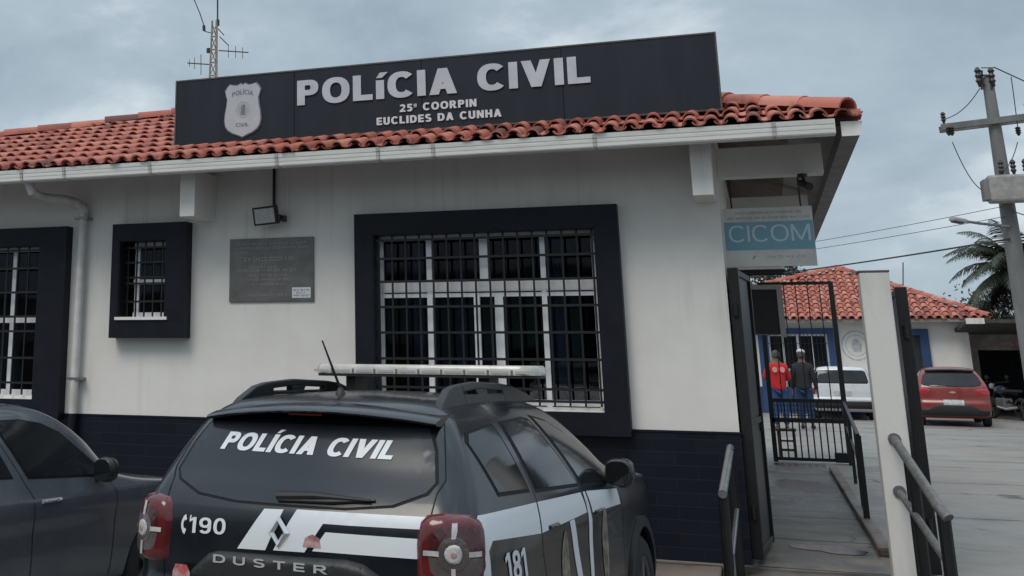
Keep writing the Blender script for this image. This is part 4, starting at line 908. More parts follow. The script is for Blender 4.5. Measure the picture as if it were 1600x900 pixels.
wire([U(1488,222,-.18), .75, U(1565,262,-.3)], .010, 'slack loop wire hanging under the left half of the crossarm', GRP)
wire([U(1560,270,-.3), .15, U(1590,222,-.18)], .010, 'drop wire between transformer and the right half of the crossarm', GRP)
wire([U(1591,205,-.18), .1, U(1580,120,-.15)], .010, 'curving wire from right crossarm insulator up beside the pole', GRP)
wire([U(1582,330,-.2), .1, far(tuple(aY(1660,372,UY+3)), 7)], .012, 'wire leaving the pole under the transformer towards the right', GRP)

# ================================================================ palm and trees
def palm(loc, zc, seed):
    r_ = np.random.RandomState(seed)
    t = thing('palm_tree', 'tall coconut palm with drooping dark fronds behind the utility pole', 'tree', loc)
    x, y, g = loc
    MB().tube([(x+.5,y,g),(x+.3,y,g+(zc-g)*.4),(x+.05,y,g+(zc-g)*.8),(x,y,zc)], [.22,.17,.14,.13], 12).build('trunk', M['bark'], t, smooth=True)
    q = MB()
    for k in range(44):
        az = r_.rand()*6.283; el = r_.uniform(-.35, 1.25); ln = r_.uniform(1.8, 2.5)
        p = Vector((x, y, zc)); d = Vector((math.cos(az)*math.cos(el), math.sin(az)*math.cos(el), math.sin(el))); n = 22; pts = [p.copy()]
        for i in range(n):
            p = p+d*(ln/n); pts.append(p.copy()); d = (d+Vector((0,0,-.055-.02*i/n*3))).normalized()
        q.tube(pts[:-1:3]+[pts[-1]], [.035*(1-.8*i/7) for i in range(len(pts[:-1:3])+1)], 4)
        for i in range(3, n+1):
            dd = (pts[i]-pts[i-1]).normalized(); sd_ = dd.cross(Vector((0,0,1))).normalized(); 
            L_ = .46*math.sin(math.pi*min(1, (i/n)*.88+.1))+.08
            for f_ in (0., .5):
              for s in (-1, 1):
                b0 = pts[i-1]+(pts[i]-pts[i-1])*f_
                o = (sd_*s*.8+dd*.55+Vector((0,0,-.35-.3*r_.rand()))).normalized()*L_*r_.uniform(.85,1.1)
                wv = dd*.022
                q.add([b0-wv, b0+wv, b0+o*.6+wv*.8+Vector((0,0,.02)), b0+o+Vector((0,0,-.10*L_)), b0+o*.6-wv*.8+Vector((0,0,.02))], [(0,1,2,4),(4,2,3)])
    q.build('crown', M['leaf'], t, recalc=False)
pc = aY(1592, 428, 33); palm((pc[0], pc[1], G), pc[2]+.1, 12)
def leaf_tree(label, loc, zc, rad, seed, nclump=26, nleaf=90):
    r_ = np.random.RandomState(seed); x, y, g = loc
    t = thing('leafy_tree', label, 'tree', loc)
    q = MB().tube([(x,y,g),(x+.1,y,g+(zc-g)*.6),(x,y,zc)], [.16,.12,.05], 8)
    ce = []
    for k in range(nclump):
        v = r_.normal(size=3); v /= np.linalg.norm(v); rr = r_.uniform(.35, 1.0)**.6
        ce.append(np.array([x, y, zc])+v*rad*rr*np.array([1.15,1.15,.75])*r_.uniform(.7,1.1))
    for c in ce[:8]: q.tube([(x,y,g+(zc-g)*.55), tuple((np.array([x,y,zc])+c)/2), tuple(c)], [.06,.035,.015], 5)
    q.build('trunk', M['bark'], t, smooth=True)
    q = MB()
    for c in ce:
        for k in range(nleaf):
            p = c+r_.normal(size=3)*rad*.20; a = r_.normal(size=3); a /= np.linalg.norm(a); b = np.cross(a, r_.normal(size=3)); b /= np.linalg.norm(b)
            s = r_.uniform(.05,.11); q.add([p-a*s, p+b*s*.5, p+a*s, p-b*s*.5], [(0,1,2,3)])
    q.build('crown', M['leaf'], t, recalc=False)
p = aY(1590, 500, 37); leaf_tree('dark bushy tree rising behind the garage canopy', (p[0], p[1], G), p[2]+.1, 1.6, 3)
p = aY(1530, 478, 42); leaf_tree('small pale tree top just above the right end of the back roof', (p[0], p[1], G), p[2]-.6, .9, 5, 14)
p = aY(1222, 436, 40); leaf_tree('dark tree top showing between hanging sign and back house roof', (p[0]-.3, p[1], G), p[2]+.1, 1.0, 6, 18)

# ================================================================ people
def skin_mesh(verts, edges, radii, root=0, sub=2):
    me = bpy.data.meshes.new('s'); me.from_pydata(verts, edges, []); o = bpy.data.objects.new('s', me); COL.objects.link(o)
    md = o.modifiers.new('skin', 'SKIN'); md.use_smooth_shade = True
    lay = me.skin_vertices[0] if me.skin_vertices else None
    if lay is None:
        bpy.context.view_layer.update()
        bm = bmesh.new(); bm.from_mesh(me); bm.verts.layers.skin.verify(); bm.to_mesh(me); bm.free(); lay = me.skin_vertices[0]
    for i, r in enumerate(radii):
        lay.data[i].radius = (r, r) if not isinstance(r, tuple) else r; lay.data[i].use_root = (i == root)
    s = o.modifiers.new('sub', 'SUBSURF'); s.levels = sub; s.render_levels = sub
    dg = bpy.context.evaluated_depsgraph_get(); dg.update()
    out = bpy.data.meshes.new_from_object(o.evaluated_get(dg)); bpy.data.objects.remove(o); out.shade_smooth(); return out
def person(loc, rz, label, shirt, trousers, hairm, cap=None, arm='down', scale=1., sleeves=False):
    V = []; Ed = []; Rr = []
    def add(p, r, par=None):
        V.append(p); Rr.append(r); 
        if par is not None: Ed.append((par, len(V)-1))
        return len(V)-1
    pel = add((0,0,.95), (.145,.10)); ch = add((0,.0,1.2), (.145,.10), pel); sh_ = add((0,-.01,1.40), (.15,.09), ch); nk = add((0,.0,1.50), .055, sh_)
    hd = add((0,.02,1.58), .075, nk); h2 = add((0,.015,1.66), (.083,.098), hd); add((0,.01,1.73), .06, h2)
    add((0,.115,1.615), .012, hd)                           # nose
    for s in (-1, 1):
        a = add((s*.17,-.01,1.40), .058, sh_)
        if arm == 'down': el = (s*.24,-.02,1.12); wr = (s*.255,.05,.87)
        else: el = (s*.25,.08,1.14); wr = (s*.13,.26,1.10)
        e_ = add(el, .042, a); w_ = add(wr, .027, e_)
        dv_ = (Vector(wr)-Vector(el)).normalized()
        pa = add(tuple(Vector(wr)+dv_*.06), .030, w_)
        for k, (off, ln) in enumerate(((-.03,.065),(-.01,.078),(.01,.072),(.028,.055))):
            b = Vector(wr)+dv_*.10+Vector((0,off,0)); f1 = add(tuple(b), .009, pa); f2 = add(tuple(b+dv_*ln*.6), .008, f1); add(tuple(b+dv_*ln+Vector((-s*.015,0,0))), .007, f2)
        th = add(tuple(Vector(wr)+dv_*.05+Vector((-s*.015,.04,0))), .010, w_); add(tuple(Vector(wr)+dv_*.09+Vector((-s*.02,.055,0))), .008, th)
        hp2 = add((s*.09,0,.86), .088, pel); kn = add((s*.10,.015,.48), .058, hp2); an = add((s*.105,-.01,.09), .038, kn); add((s*.12,.13,.04), .034, an)
    sk = mat('skin', (.20,.11,.075), .6)
    me = skin_mesh(V, Ed, Rr); me.materials.append(sk)
    b = bpy.data.objects.new('person', me); COL.objects.link(b); b.location = loc; b.rotation_euler = (0,0,rz); b.scale = (scale,)*3
    tag(b, label, 'person')
    def child(name, mesh, m_): mesh.materials.append(m_); o = bpy.data.objects.new(name, mesh); COL.objects.link(o); o.parent = b; return o
    a_el = (.235,-.02,1.17) if arm == 'down' else (.245,.07,1.18)
    vs = [(0,0,.84),(0,0,.95),(0,0,1.2),(0,-.01,1.40),(0,-.005,1.515)]; ed = [(0,1),(1,2),(2,3),(3,4)]; rr = [(.185,.132),(.18,.13),(.172,.122),(.172,.108),.072]
    for s in (-1, 1):
        k = len(vs); pts = [(s*.175,-.01,1.40), (s*a_el[0],a_el[1],a_el[2])]; ra = [.078,.068]
        if sleeves: pts += [(s*.24,-.02,1.12), (s*.254,.045,.89)] if arm == 'down' else [(s*.25,.08,1.14), (s*.14,.25,1.10)]; ra += [.060,.045]
        vs += pts; rr += ra; ed += [(3,k)]+[(k+i,k+i+1) for i in range(len(pts)-1)]
    child('shirt', skin_mesh(vs, ed, rr), shirt)
    vs = [(0,0,.97)]+[q for s in (-1,1) for q in ((s*.09,0,.86),(s*.10,.012,.48),(s*.105,-.01,.12))]
    child('trousers', skin_mesh(vs, [(0,1),(1,2),(2,3),(0,4),(4,5),(5,6)], [(.155,.11),.105,.082,.066,.105,.082,.066]), trousers)
    vs = [q for s in (-1,1) for q in ((s*.105,-.05,.045),(s*.118,.13,.04))]
    for s in (-1, 1): child('shoe', skin_mesh([(s*.105,-.05,.05),(s*.112,.05,.05),(s*.12,.15,.038)], [(0,1),(1,2)], [.048,.050,.038]), M['rubber'])
    child('hair', skin_mesh([(0,-.045,1.575),(0,-.03,1.64),(0,-.015,1.71),(0,.02,1.755)], [(0,1),(1,2),(2,3)], [.072,(.092,.080),(.094,.098),.055]), hairm)
    if cap: child('cap', skin_mesh([(0,-.01,1.70),(0,.0,1.755),(0,.02,1.785)], [(0,1),(1,2)], [(.108,.115),(.105,.108),.06]), cap)
    return b, child
hairm = mat('dark_hair', (.03,.026,.024), .8, col2=(.09,.085,.08), nscale=30)
P1 = aY(1216, 600, 20.5)
b, child = person((P1[0], 20.5, G), R(12), 'person in a bright red shirt with pale patches, seen from behind through the gate', mat('red_shirt', (.55,.016,.022), .8, col2=(.40,.01,.015), nscale=6), mat('blue_jeans', (.022,.06,.17), .85), hairm, None, 'front', 1.04, True)
for x in (-.075, .085):
    ms_ = MB(); n = 20
    vs = [(x+.05*math.cos(2*math.pi*i/n)*k, -.158 if k == 1 else -.10, 1.33+.06*math.sin(2*math.pi*i/n)*k) for k in (1, 1.01) for i in range(n)]
    ms_.add(vs, [tuple(range(n))]+[(i, (i+1) % n, n+(i+1) % n, n+i) for i in range(n)])
    o = ms_.build('shirt_patch', mat('pale_pink_print', (.62,.30,.28), .8), None); o.parent = b
P2 = aY(1256, 600, 21.5)
person((P2[0], 21.5, G), R(-8), 'person in dark clothes and a white cap standing beside the white car', mat('dark_shirt', (.016,.017,.022), .85), mat('navy_jeans', (.015,.035,.10), .85), hairm, mat('white_cap', (.62,.62,.64), .8), 'down', 1.04, True)

# ================================================================ vehicles
def pchip(x, y):
    x = np.array(x, float); y = np.array(y, float); h = np.diff(x); d = np.diff(y)/h; m_ = np.zeros_like(y)
    m_[0] = d[0]; m_[-1] = d[-1]
    for i in range(1, len(x)-1):
        if d[i-1]*d[i] > 0:
            w1 = 2*h[i]+h[i-1]; w2 = h[i]+2*h[i-1]; m_[i] = (w1+w2)/(w1/d[i-1]+w2/d[i])
    def f(q):
        q = min(max(q, x[0]), x[-1]); i = min(max(int(np.searchsorted(x, q))-1, 0), len(h)-1); t = (q-x[i])/h[i]
        return (2*t**3-3*t**2+1)*y[i]+(t**3-2*t**2+t)*h[i]*m_[i]+(-2*t**3+3*t**2)*y[i+1]+(t**3-t**2)*h[i]*m_[i+1]
    return f
class CarShape:
    """Car body as a stack of rounded plan outlines. Local axes: x right, y forward from the rear bumper, z up."""
    def __init__(s, lev, br=.05, bf=.12, bow=.02):
        z = [l[0] for l in lev]; s.z0, s.z1 = z[0], z[-1]; s.fn = [pchip(z, [l[i] for l in lev]) for i in range(1, 6)]; s.br, s.bf, s.bow = br, bf, bow; s.cache = {}
    def half(s, z):
        k = round(z, 4)
        if k in s.cache: return s.cache[k]
        W, Rr, Ff, rc, rf = [f(z) for f in s.fn]; rc = min(rc, W*.9); rf = min(rf, W*.9); We = W-s.bow; P = []
        ye = lambda x: Rr+s.br*(x/W)**2
        for i in range(9): x = (We-rc)*i/9; P.append((x, ye(x)))
        cx, cy = We-rc, ye(We-rc)
        for i in range(9):
            a = math.pi/2*i/8; P.append((cx+rc*math.sin(a)**.9, cy+rc*(1-math.cos(a)**.9)))
        fy = lambda x: Ff-s.bf*(x/W)**2
        ya = P[-1][1]; cf = fy(We-rf); yb = cf-rf
        for i in range(1, 40):
            t = i/40; P.append((W-s.bow*(2*t-1)**2, ya+(yb-ya)*t))
        for i in range(9):
            a = math.pi/2*i/8; P.append((We-rf+rf*math.cos(a)**.9, yb+rf*math.sin(a)**.9))
        for i in range(1, 9): x = (We-rf)*(1-i/8); P.append((x, fy(x)))
        P = np.array(P); L_ = np.concatenate([[0], np.cumsum(np.hypot(*np.diff(P, axis=0).T))])
        s.cache[k] = (P, L_); return s.cache[k]
    def rear(s, x, z):
        P, L_ = s.half(z); a = abs(x); return np.array([math.copysign(np.interp(a, L_, P[:,0]), x), np.interp(a, L_, P[:,1]), z])
    def side(s, sg):
        def f(y, z):
            P, L_ = s.half(z); return np.array([sg*np.interp(y, P[10:58,1], P[10:58,0]), y, z])
        return f
    def front(s, x, z):
        P, L_ = s.half(z); T = L_[-1]; a = T-abs(x); return np.array([math.copysign(np.interp(a, L_, P[:,0]), x), np.interp(a, L_, P[:,1]), z])
    def body(s, nz=64, zs=None):
        mb = MB(); zs = zs if zs is not None else np.linspace(s.z0, s.z1, nz); n = None
        for z in zs:
            P, _ = s.half(z); ring = [(x, y, z) for x, y in P]+[(-x, y, z) for x, y in P[-2:0:-1]]; n = len(ring); mb.v += ring
        for i in range(len(zs)-1):
            for j in range(n): mb.f.append([i*n+j, i*n+(j+1) % n, (i+1)*n+(j+1) % n, (i+1)*n+j])
        mb.f.append(list(range(n))[::-1])
        k = len(mb.v); t = (len(zs)-1)*n; y = np.mean([v[1] for v in mb.v[t:t+n]]); 
        # crown of the roof: shrinking rings
        base = mb.v[t:t+n]; prev = t
        for q in (.66, .33):
            for v in base: mb.v.append((v[0]*q, y+(v[1]-y)*q, v[2]+.012*(1-q*q)))
            cur = len(mb.v)-n
            for j in range(n): mb.f.append([prev+j, prev+(j+1) % n, cur+(j+1) % n, cur+j])
            prev = cur
        mb.v.append((0, y, base[0][2]+.013)); c = len(mb.v)-1
        for j in range(n): mb.f.append([prev+j, prev+(j+1) % n, c])
        return mb
def patch(poly, fn, h=.003, edge=0., maxlen=.06, inner=None):
    """A panel, pane, lamp or decal that follows the body: polygon in (u, z) wrapped on the surface fn, h proud of it."""
    bm = bmesh.new(); vs = [bm.verts.new((p[0], p[1], 0)) for p in poly]; bm.faces.new(vs)
    bmesh.ops.triangulate(bm, faces=bm.faces)
    for it in range(7):
        es = [e for e in bm.edges if e.calc_length() > maxlen]
        if not es: break
        bmesh.ops.subdivide_edges(bm, edges=es, cuts=1, use_grid_fill=False); bmesh.ops.triangulate(bm, faces=bm.faces)
    return wrap([tuple(v.co[:2]) for v in bm.verts], [[v.index for v in f.verts] for f in (bm.verts.index_update() or bm.faces)], poly, fn, h, edge, bm)
def wrap(uv, fs, poly, fn, h, edge, bm=None):
    if bm: bm.free()
    out = []; A = np.array(poly)
    for u, v, *ex in uv:
        p = fn(u, v); e_ = 2e-3
        du = fn(u+e_, v)-fn(u-e_, v); dv_ = fn(u, v+e_)-fn(u, v-e_); n_ = np.cross(du, dv_); n_ /= (np.linalg.norm(n_)+1e-12)
        if n_@(p-np.array([0, 2.0, .7])) < 0: n_ = -n_
        k = h
        if edge:
            d = 9.
            for i in range(len(A)):
                a, b = A[i], A[(i+1) % len(A)]; t = np.clip(((u-a[0])*(b-a)[0]+(v-a[1])*(b-a)[1])/((b-a)@(b-a)+1e-12), 0, 1); d = min(d, math.hypot(u-a[0]-t*(b-a)[0], v-a[1]-t*(b-a)[1]))
            t = min(1, d/edge); k = -.004+(h+.004)*(t*(2-t))
        out.append(p+n_*(k+(ex[0] if ex else 0)))
    return MB().add(out, fs)
def text_patch(body, fn, x0, x1, z0, z1, off=.004, flip=1, skew=0., **k):
    vs, fs = text_mesh(body, **k); lo, hi = vs.min(0), vs.max(0)
    bm = bmesh.new(); bv = [bm.verts.new(p) for p in vs]
    for f in fs:
        try: bm.faces.new([bv[i] for i in f])
        except ValueError: pass
    bmesh.ops.triangulate(bm, faces=bm.faces); S = (x1-x0)/(hi[0]-lo[0])
    for it in range(3):
        es = [e for e in bm.edges if e.calc_length()*abs(S) > .05]
        if not es: break
        bmesh.ops.subdivide_edges(bm, edges=es, cuts=1); bmesh.ops.triangulate(bm, faces=bm.faces)
    bm.verts.index_update()
    uv = [(x0+(v.co.x-lo[0])*S, z0+v.co.y*(z1-z0)+skew*(v.co.x-lo[0])*S, v.co.z) for v in bm.verts]; fs = [[v.index for v in f.verts] for f in bm.faces]; bm.free()
    return wrap(uv, fs, [(x0,z0),(x1,z0),(x1,z1),(x0,z1)], fn, off, 0)
def text_patch_words(body, fn, x0, x1, z0, z1, off=.004, skew=0., **k):
    full, _ = text_mesh(body, **k); lo, hi = full[:,0].min(), full[:,0].max(); S = (x1-x0)/(hi-lo); out = []
    for i, w_ in enumerate(body.split(' ')):
        pos = body[:sum(len(q)+1 for q in body.split(' ')[:i])]; one, _ = text_mesh(w_[0], **k); pre, _ = text_mesh(pos+w_[0], **k); wv, _ = text_mesh(pos+w_, **k)
        a = pre[:,0].max()-(one[:,0].max()-one[:,0].min()); b = wv[:,0].max(); dz = skew*(a-lo)*S
        out.append(text_patch(w_, fn, x0+(a-lo)*S, x0+(b-lo)*S, z0+dz, z1+dz, off, skew=skew, **k))
    return out
def mirror_poly(half): return half+[(-x, z) for x, z in half[::-1] if abs(x) > 1e-6]
def wheel(root, c, r, wd, rimm, sg):
    w_ = MB().lathe([(-wd/2,r*.62),(-wd/2,r*.90),(-wd*.38,r*.985),(-wd*.2,r),(wd*.2,r),(wd*.38,r*.985),(wd/2,r*.90),(wd/2,r*.62)], c, 'x', 40).build('wheel', M['rubber'], root, local=True, smooth=True, sharp=50); 
    q = MB().lathe([(sg*wd*.1,.0),(sg*wd*.1,r*.60),(sg*wd*.5,r*.66),(sg*wd*.46,r*.58),(sg*wd*.40,r*.56)], c, 'x', 40)
    for i in range(5):
        a = 2*math.pi*i/5; d = Vector((0, math.cos(a), math.sin(a))); o = Vector(c)+Vector((sg*wd*.36,0,0)); q.bar(o, o+d*r*.58, .06, .03, (1,0,0))
    q.lathe([(sg*wd*.25,0),(sg*wd*.25,.05),(sg*wd*.42,.045),(sg*wd*.43,0)], c, 'x', 16)
    q.build('rim', rimm, w_, local=True)
def cut_arches(ob, ws, rad, depth):
    q = MB()
    for x, y, z in ws: 
        s = 1 if x > 0 else -1; q.lathe([(-depth/2,0),(-depth/2,rad),(depth/2,rad),(depth/2,0)], (x+s*.04, y, z), 'x', 32)
    c = q.build('cutter', M['black'], None, local=True)
    m_ = ob.modifiers.new('b', 'BOOLEAN'); m_.operation = 'DIFFERENCE'; m_.solver = 'EXACT'; m_.object = c
    par = ob.parent; ob.parent = None
    dg = bpy.context.evaluated_depsgraph_get(); dg.update(); me = bpy.data.meshes.new_from_object(ob.evaluated_get(dg)); ob.modifiers.clear(); old = ob.data; ob.data = me; bpy.data.objects.remove(c); bpy.data.meshes.remove(old); ob.parent = par
    me.shade_smooth(); me.set_sharp_from_angle(angle=R(38))

def paint(name, col, rough=.3, coat=.6, metal=0., dirt=None):
    return mat(name, col, rough, metal, col2=dirt or tuple(c*1.25+.004 for c in col), nscale=2.2, ndetail=7, contrast=(.45,.8), coat=coat, rvar=.12)

# ---------------------------------------------------------------- the police car
pcar = thing('police_car', 'black police car with white stripes and POLÍCIA CIVIL on its rear window', 'car', (-2.095, -5.421, 0), -.1013)
lev = [(.24,.80,.22,4.12,.20,.35),(.32,.86,.08,4.24,.22,.40),(.45,.89,.02,4.32,.24,.45),(.62,.90,.0,4.33,.24,.45),(.76,.90,.015,4.31,.24,.42),(.80,.90,.035,4.30,.23,.42),(.95,.905,.045,4.25,.22,.40),
       (1.04,.90,.055,4.10,.20,.35),(1.08,.893,.062,3.80,.20,.30),(1.12,.885,.072,3.35,.20,.25),(1.17,.868,.10,3.05,.19,.22),(1.30,.815,.20,2.78,.17,.22),(1.42,.755,.285,2.55,.16,.22),(1.50,.705,.345,2.38,.16,.22),(1.555,.655,.395,2.22,.17,.22),
       (1.595,.59,.46,2.02,.19,.22),(1.622,.48,.58,1.75,.20,.20),(1.634,.32,.75,1.50,.16,.16)]
D = CarShape(lev, br=.06, bf=.16, bow=.025)
pk = paint('police_black_paint', (.0060,.0078,.0125), .22, .28, dirt=(.010,.012,.016))
zs = np.concatenate([np.linspace(.24,.9,22), np.linspace(.93,1.2,24), np.linspace(1.22,1.52,16), np.linspace(1.535,1.634,14)])
bo = D.body(zs=zs).build('body', pk, pcar, local=True, smooth=True, sharp=40)
WH = [(sg*.78, y, .345) for sg in (-1, 1) for y in (.85, 3.50)]
cut_arches(bo, WH, .405, .36)
rimm = mat('grey_wheel', (.18,.18,.185), .4, .6)
for c in WH: wheel(pcar, (math.copysign(.785, c[0]), c[1], c[2]), .345, .215, rimm, 1 if c[0] > 0 else -1)
for c in WH:                                                # black arch mouldings
    sg = 1 if c[0] > 0 else -1; q = MB(); n = 26; r0, r1 = .40, .465
    fs_ = D.side(sg)
    for k_, (ro, off) in enumerate(((r0, .0), (r0, .022), (r1, .018), (r1, -.004))):
        for i in range(n+1):
            a = math.pi*(-.06+1.12*i/n); y = c[1]+ro*math.cos(a); z = c[2]+ro*math.sin(a); p = fs_(y, max(z, .25)); q.v.append((p[0]+sg*off, y, z))
    for k_ in range(3):
        for i in range(n): q.f.append([k_*(n+1)+i, k_*(n+1)+i+1, (k_+1)*(n+1)+i+1, (k_+1)*(n+1)+i])
    q.build('arch_moulding', M['plastic'], pcar, local=True, smooth=True)
tint = mat('tinted_glass', (.012,.013,.016), .07, spec=.45, col2=(.02,.021,.024), nscale=1.5)
dusty = mat('dusty_rear_glass', (.020,.0235,.031), .16, spec=.4, col2=(.028,.032,.041), nscale=2., contrast=(.3,.8))
fR = D.side(1); fL = D.side(-1)
gh = [(0,1.158),(.28,1.160),(.50,1.182),(.64,1.235),(.672,1.275),(.64,1.40),(.59,1.50)]
seal = mat('black_seal', (.005,.005,.006), .6, spec=.2)
silver = mat('silver_badge', (.62,.63,.65), .32, .45)
patch(mirror_poly([(0,1.150),(.285,1.152),(.51,1.174),(.655,1.23),(.688,1.278),(.652,1.41),(.60,1.515)]), D.rear, .0015).build('window_seal', seal, pcar, local=True, smooth=True)
rw = patch(mirror_poly(gh), D.rear, .004).build('rear_window', dusty, pcar, local=True, smooth=True); rw['label'] = 'dusty tinted rear window with white lettering'
for wm in text_patch_words('POLÍCIA CIVIL', D.rear, -.475, .450, 1.372, 1.452, .007, shear=.28, skew=-.012, spacing=.8): wm.build('lettering', M['white'], rw, local=True)
# side windows
def side_windows(poly_list, sg):
    for poly, nm in poly_list:
        f = fR if sg > 0 else fL; c = np.mean(poly, axis=0)
        big = [(c[0]+(u-c[0])*1.06+math.copysign(.010, u-c[0]), c[1]+(v-c[1])*1.05+math.copysign(.008, v-c[1])) for u, v in poly]
        patch(big, f, .0018).build('window_seal', seal, pcar, local=True, smooth=True)
        patch(poly, f, .0042).build(nm, tint, pcar, local=True, smooth=True)
wins = [([(.60,1.213),(.52,1.43),(.58,1.468),(.86,1.487),(.95,1.487),(1.01,1.195)], 'side_window'), ([(1.15,1.185),(1.10,1.492),(1.48,1.50),(1.58,1.487),(1.90,1.148)], 'side_window'),
        ([(2.02,1.14),(1.70,1.50),(1.92,1.47),(2.15,1.40),(2.75,1.115),(2.68,1.10)], 'side_window')]
side_windows(wins, 1); side_windows(wins, -1)
patch([(.70,1.13),(.62,1.42),(.52,1.52),(-.52,1.52),(-.62,1.42),(-.70,1.13)], D.front, .004, maxlen=.1).build('windscreen', tint, pcar, local=True, smooth=True)
# rain channel and reflections strip above the front door
# spoiler over the rear window
q = MB(); n = 16; rows = []
for i in range(n+1):
    x = -.60+1.235*i/n; k_ = ((x-.0175)/.6175)**2; yb_ = .245+.095*k_; zt_ = 1.592-.048*k_
    rows.append([(x, yb_+.26, zt_+.012), (x, yb_+.10, zt_+.006), (x, yb_+.012, zt_-.012), (x, yb_, zt_-.022), (x, yb_+.012, zt_-.032), (x, yb_+.10, zt_-.036), (x, yb_+.26, zt_-.03)])
for rr in rows: q.v += rr
for i in range(n):
    for j in range(6): q.f.append([i*7+j, i*7+j+1, (i+1)*7+j+1, (i+1)*7+j])
q.f += [list(range(7)), [n*7+j for j in range(7)][::-1]]
sp = q.build('spoiler', pk, pcar, local=True, smooth=True, sharp=60)
MB().box(-.09,.09,.262,.268,1.548,1.556).build('brake_light', mat('dark_red_lens', (.08,.008,.008), .2), sp, local=True)
# seams of the tailgate and doors
def seam(pts, fn, w_=.006, off=.0012):
    q = MB(); P_ = []
    for i in range(len(pts)-1):
        for t in np.linspace(0, 1, 10)[:-1]: P_.append((pts[i][0]+(pts[i+1][0]-pts[i][0])*t, pts[i][1]+(pts[i+1][1]-pts[i][1])*t))
    P_.append(pts[-1])
    for i in range(len(P_)-1):
        a, b = np.array(P_[i]), np.array(P_[i+1]); d = (b-a)/(np.linalg.norm(b-a)+1e-9); nn = np.array([-d[1], d[0]])*w_/2
        q.add([fn(*(a+nn))*1., fn(*(b+nn)), fn(*(b-nn)), fn(*(a-nn))], [(0,1,2,3)])
    # lift off the panel
    out = []
    for p in q.v: p = np.array(p); d = p-np.array([0, 2.0, p[2]]); d /= np.linalg.norm(d); out.append(tuple(p+d*off*2))
    q.v = out; return q
for s in (-1, 1):
    seam([(s*.655,1.53),(s*.715,1.29),(s*.69,1.24),(s*.655,.80)], D.rear).build('panel_gap', seal, pcar, local=True)
    f = fR if s > 0 else fL
    seam([(1.07,1.53),(1.09,1.18),(1.10,.90),(1.22,.62)], f).build('panel_gap', seal, pcar, local=True)
    seam([(1.66,1.52),(1.98,1.13),(2.02,1.0),(2.02,.45)], f, .008).build('panel_gap', seal, pcar, local=True)
    seam([(2.82,1.10),(2.92,.95),(2.93,.45)], f).build('panel_gap', seal, pcar, local=True)
# livery on the tailgate
V = M['white']
def rp(pts): return [(x-.03, z) for x, z in pts]
for poly in (rp([(-.215,.958),(-.089,1.135),(.012,1.138),(-.055,.985),(-.066,.962)]), rp([(-.025,.965),(.079,1.142),(.35,1.143),(.70,1.145),(.70,1.096),(.35,1.092),(.218,1.092),(.134,.968)]), rp([(.233,1.058),(.70,1.058),(.70,.978),(.172,.976)])):
    patch(poly, D.rear, .003).build('livery_stripe', V, pcar, local=True, smooth=True)
text_patch('190', D.rear, -.522, -.315, 1.005, 1.074, .004, t=.2, h=.16, spacing=1.4, skew=.03).build('lettering', V, pcar, local=True)
# telephone handset mark
hx, hz = -.562, 1.04
for i in range(10):
    a0, a1_ = R(112+136*i/10), R(112+136*(i+1)/10); r0, r1 = (.046, .031) if 1 < i < 8 else (.048, .024)
    patch([(hx+.030+r*math.cos(a)*.85, hz+r*math.sin(a)) for r, a in ((r0,a0),(r0,a1_),(r1,a1_),(r1,a0))], D.rear, .004, maxlen=.03).build('phone_mark', V, pcar, local=True)
patch([(hx+.040,hz+.042),(hx+.048,hz+.042),(hx+.045,hz+.022),(hx+.038,hz+.022)], D.rear, .004).build('phone_mark', V, pcar, local=True)
# diamond badge: hollow rhombus of folded chrome
bx, bz = -.028, 1.042; q = MB(); by = D.rear(bx, bz)[1]-.006
oV = [(0,.074),(.056,0),(0,-.074),(-.056,0)]; iV = [(0,.036),(.023,0),(0,-.036),(-.023,0)]; mV = [(0,.055),(.039,0),(0,-.055),(-.039,0)]
q.v = [(bx+u, by, bz+v) for u, v in oV]+[(bx+u, by-.018, bz+v) for u, v in mV]+[(bx+u, by-.002, bz+v) for u, v in iV]
for i in range(4): j = (i+1) % 4; q.f += [[i, j, 4+j, 4+i], [4+i, 4+j, 8+j, 8+i]]
q.build('badge', silver, pcar, local=True)
MB().prism(iV, by+.002, by+.008, lambda u, v, w_: (bx+u, w_, bz+v)).build('badge_centre', seal, pcar, local=True)
# trim strip with the raised model lettering, and the plate recess
th = [(-.51,.80),(-.50,.845),(-.405,.925),(-.35,.942),(.31,.955),(.39,.942),(.50,.88),(.53,.80)]
tr_ = patch(th, D.rear, .034, edge=.03, maxlen=.035).build('trim_strip', M['plastic'], pcar, local=True, smooth=True)
for wm in text_patch_words('D U S T E R', D.rear, -.352, .235, .893, .928, .0375, t=.17, h=.2, spacing=.5, skew=-.004): wm.build('letter', silver, tr_, local=True)
patch([(-.26,.66),(-.26,.79),(.22,.79),(.22,.66)], D.rear, .010).build('number_plate', mat('plate_white', (.5,.5,.5), .5), pcar, local=True)
patch([(-.58,.835),(-.565,.868),(-.50,.868),(-.48,.835),(-.48,.80),(-.58,.80)], D.rear, .036).build('sticker', mat('sticker_pale', (.45,.33,.32), .5, col2=(.42,.08,.07), nscale=22, contrast=(.4,.6)), pcar, local=True)
patch([(.155-.06,.99),(.165-.06,1.03),(.20-.06,1.045),(.235-.06,1.03),(.245-.06,.99)], D.rear, .0045, maxlen=.02).build('worn_sticker', mat('worn_pink', (.50,.32,.30), .6, col2=(.24,.10,.10), nscale=30), pcar, local=True)
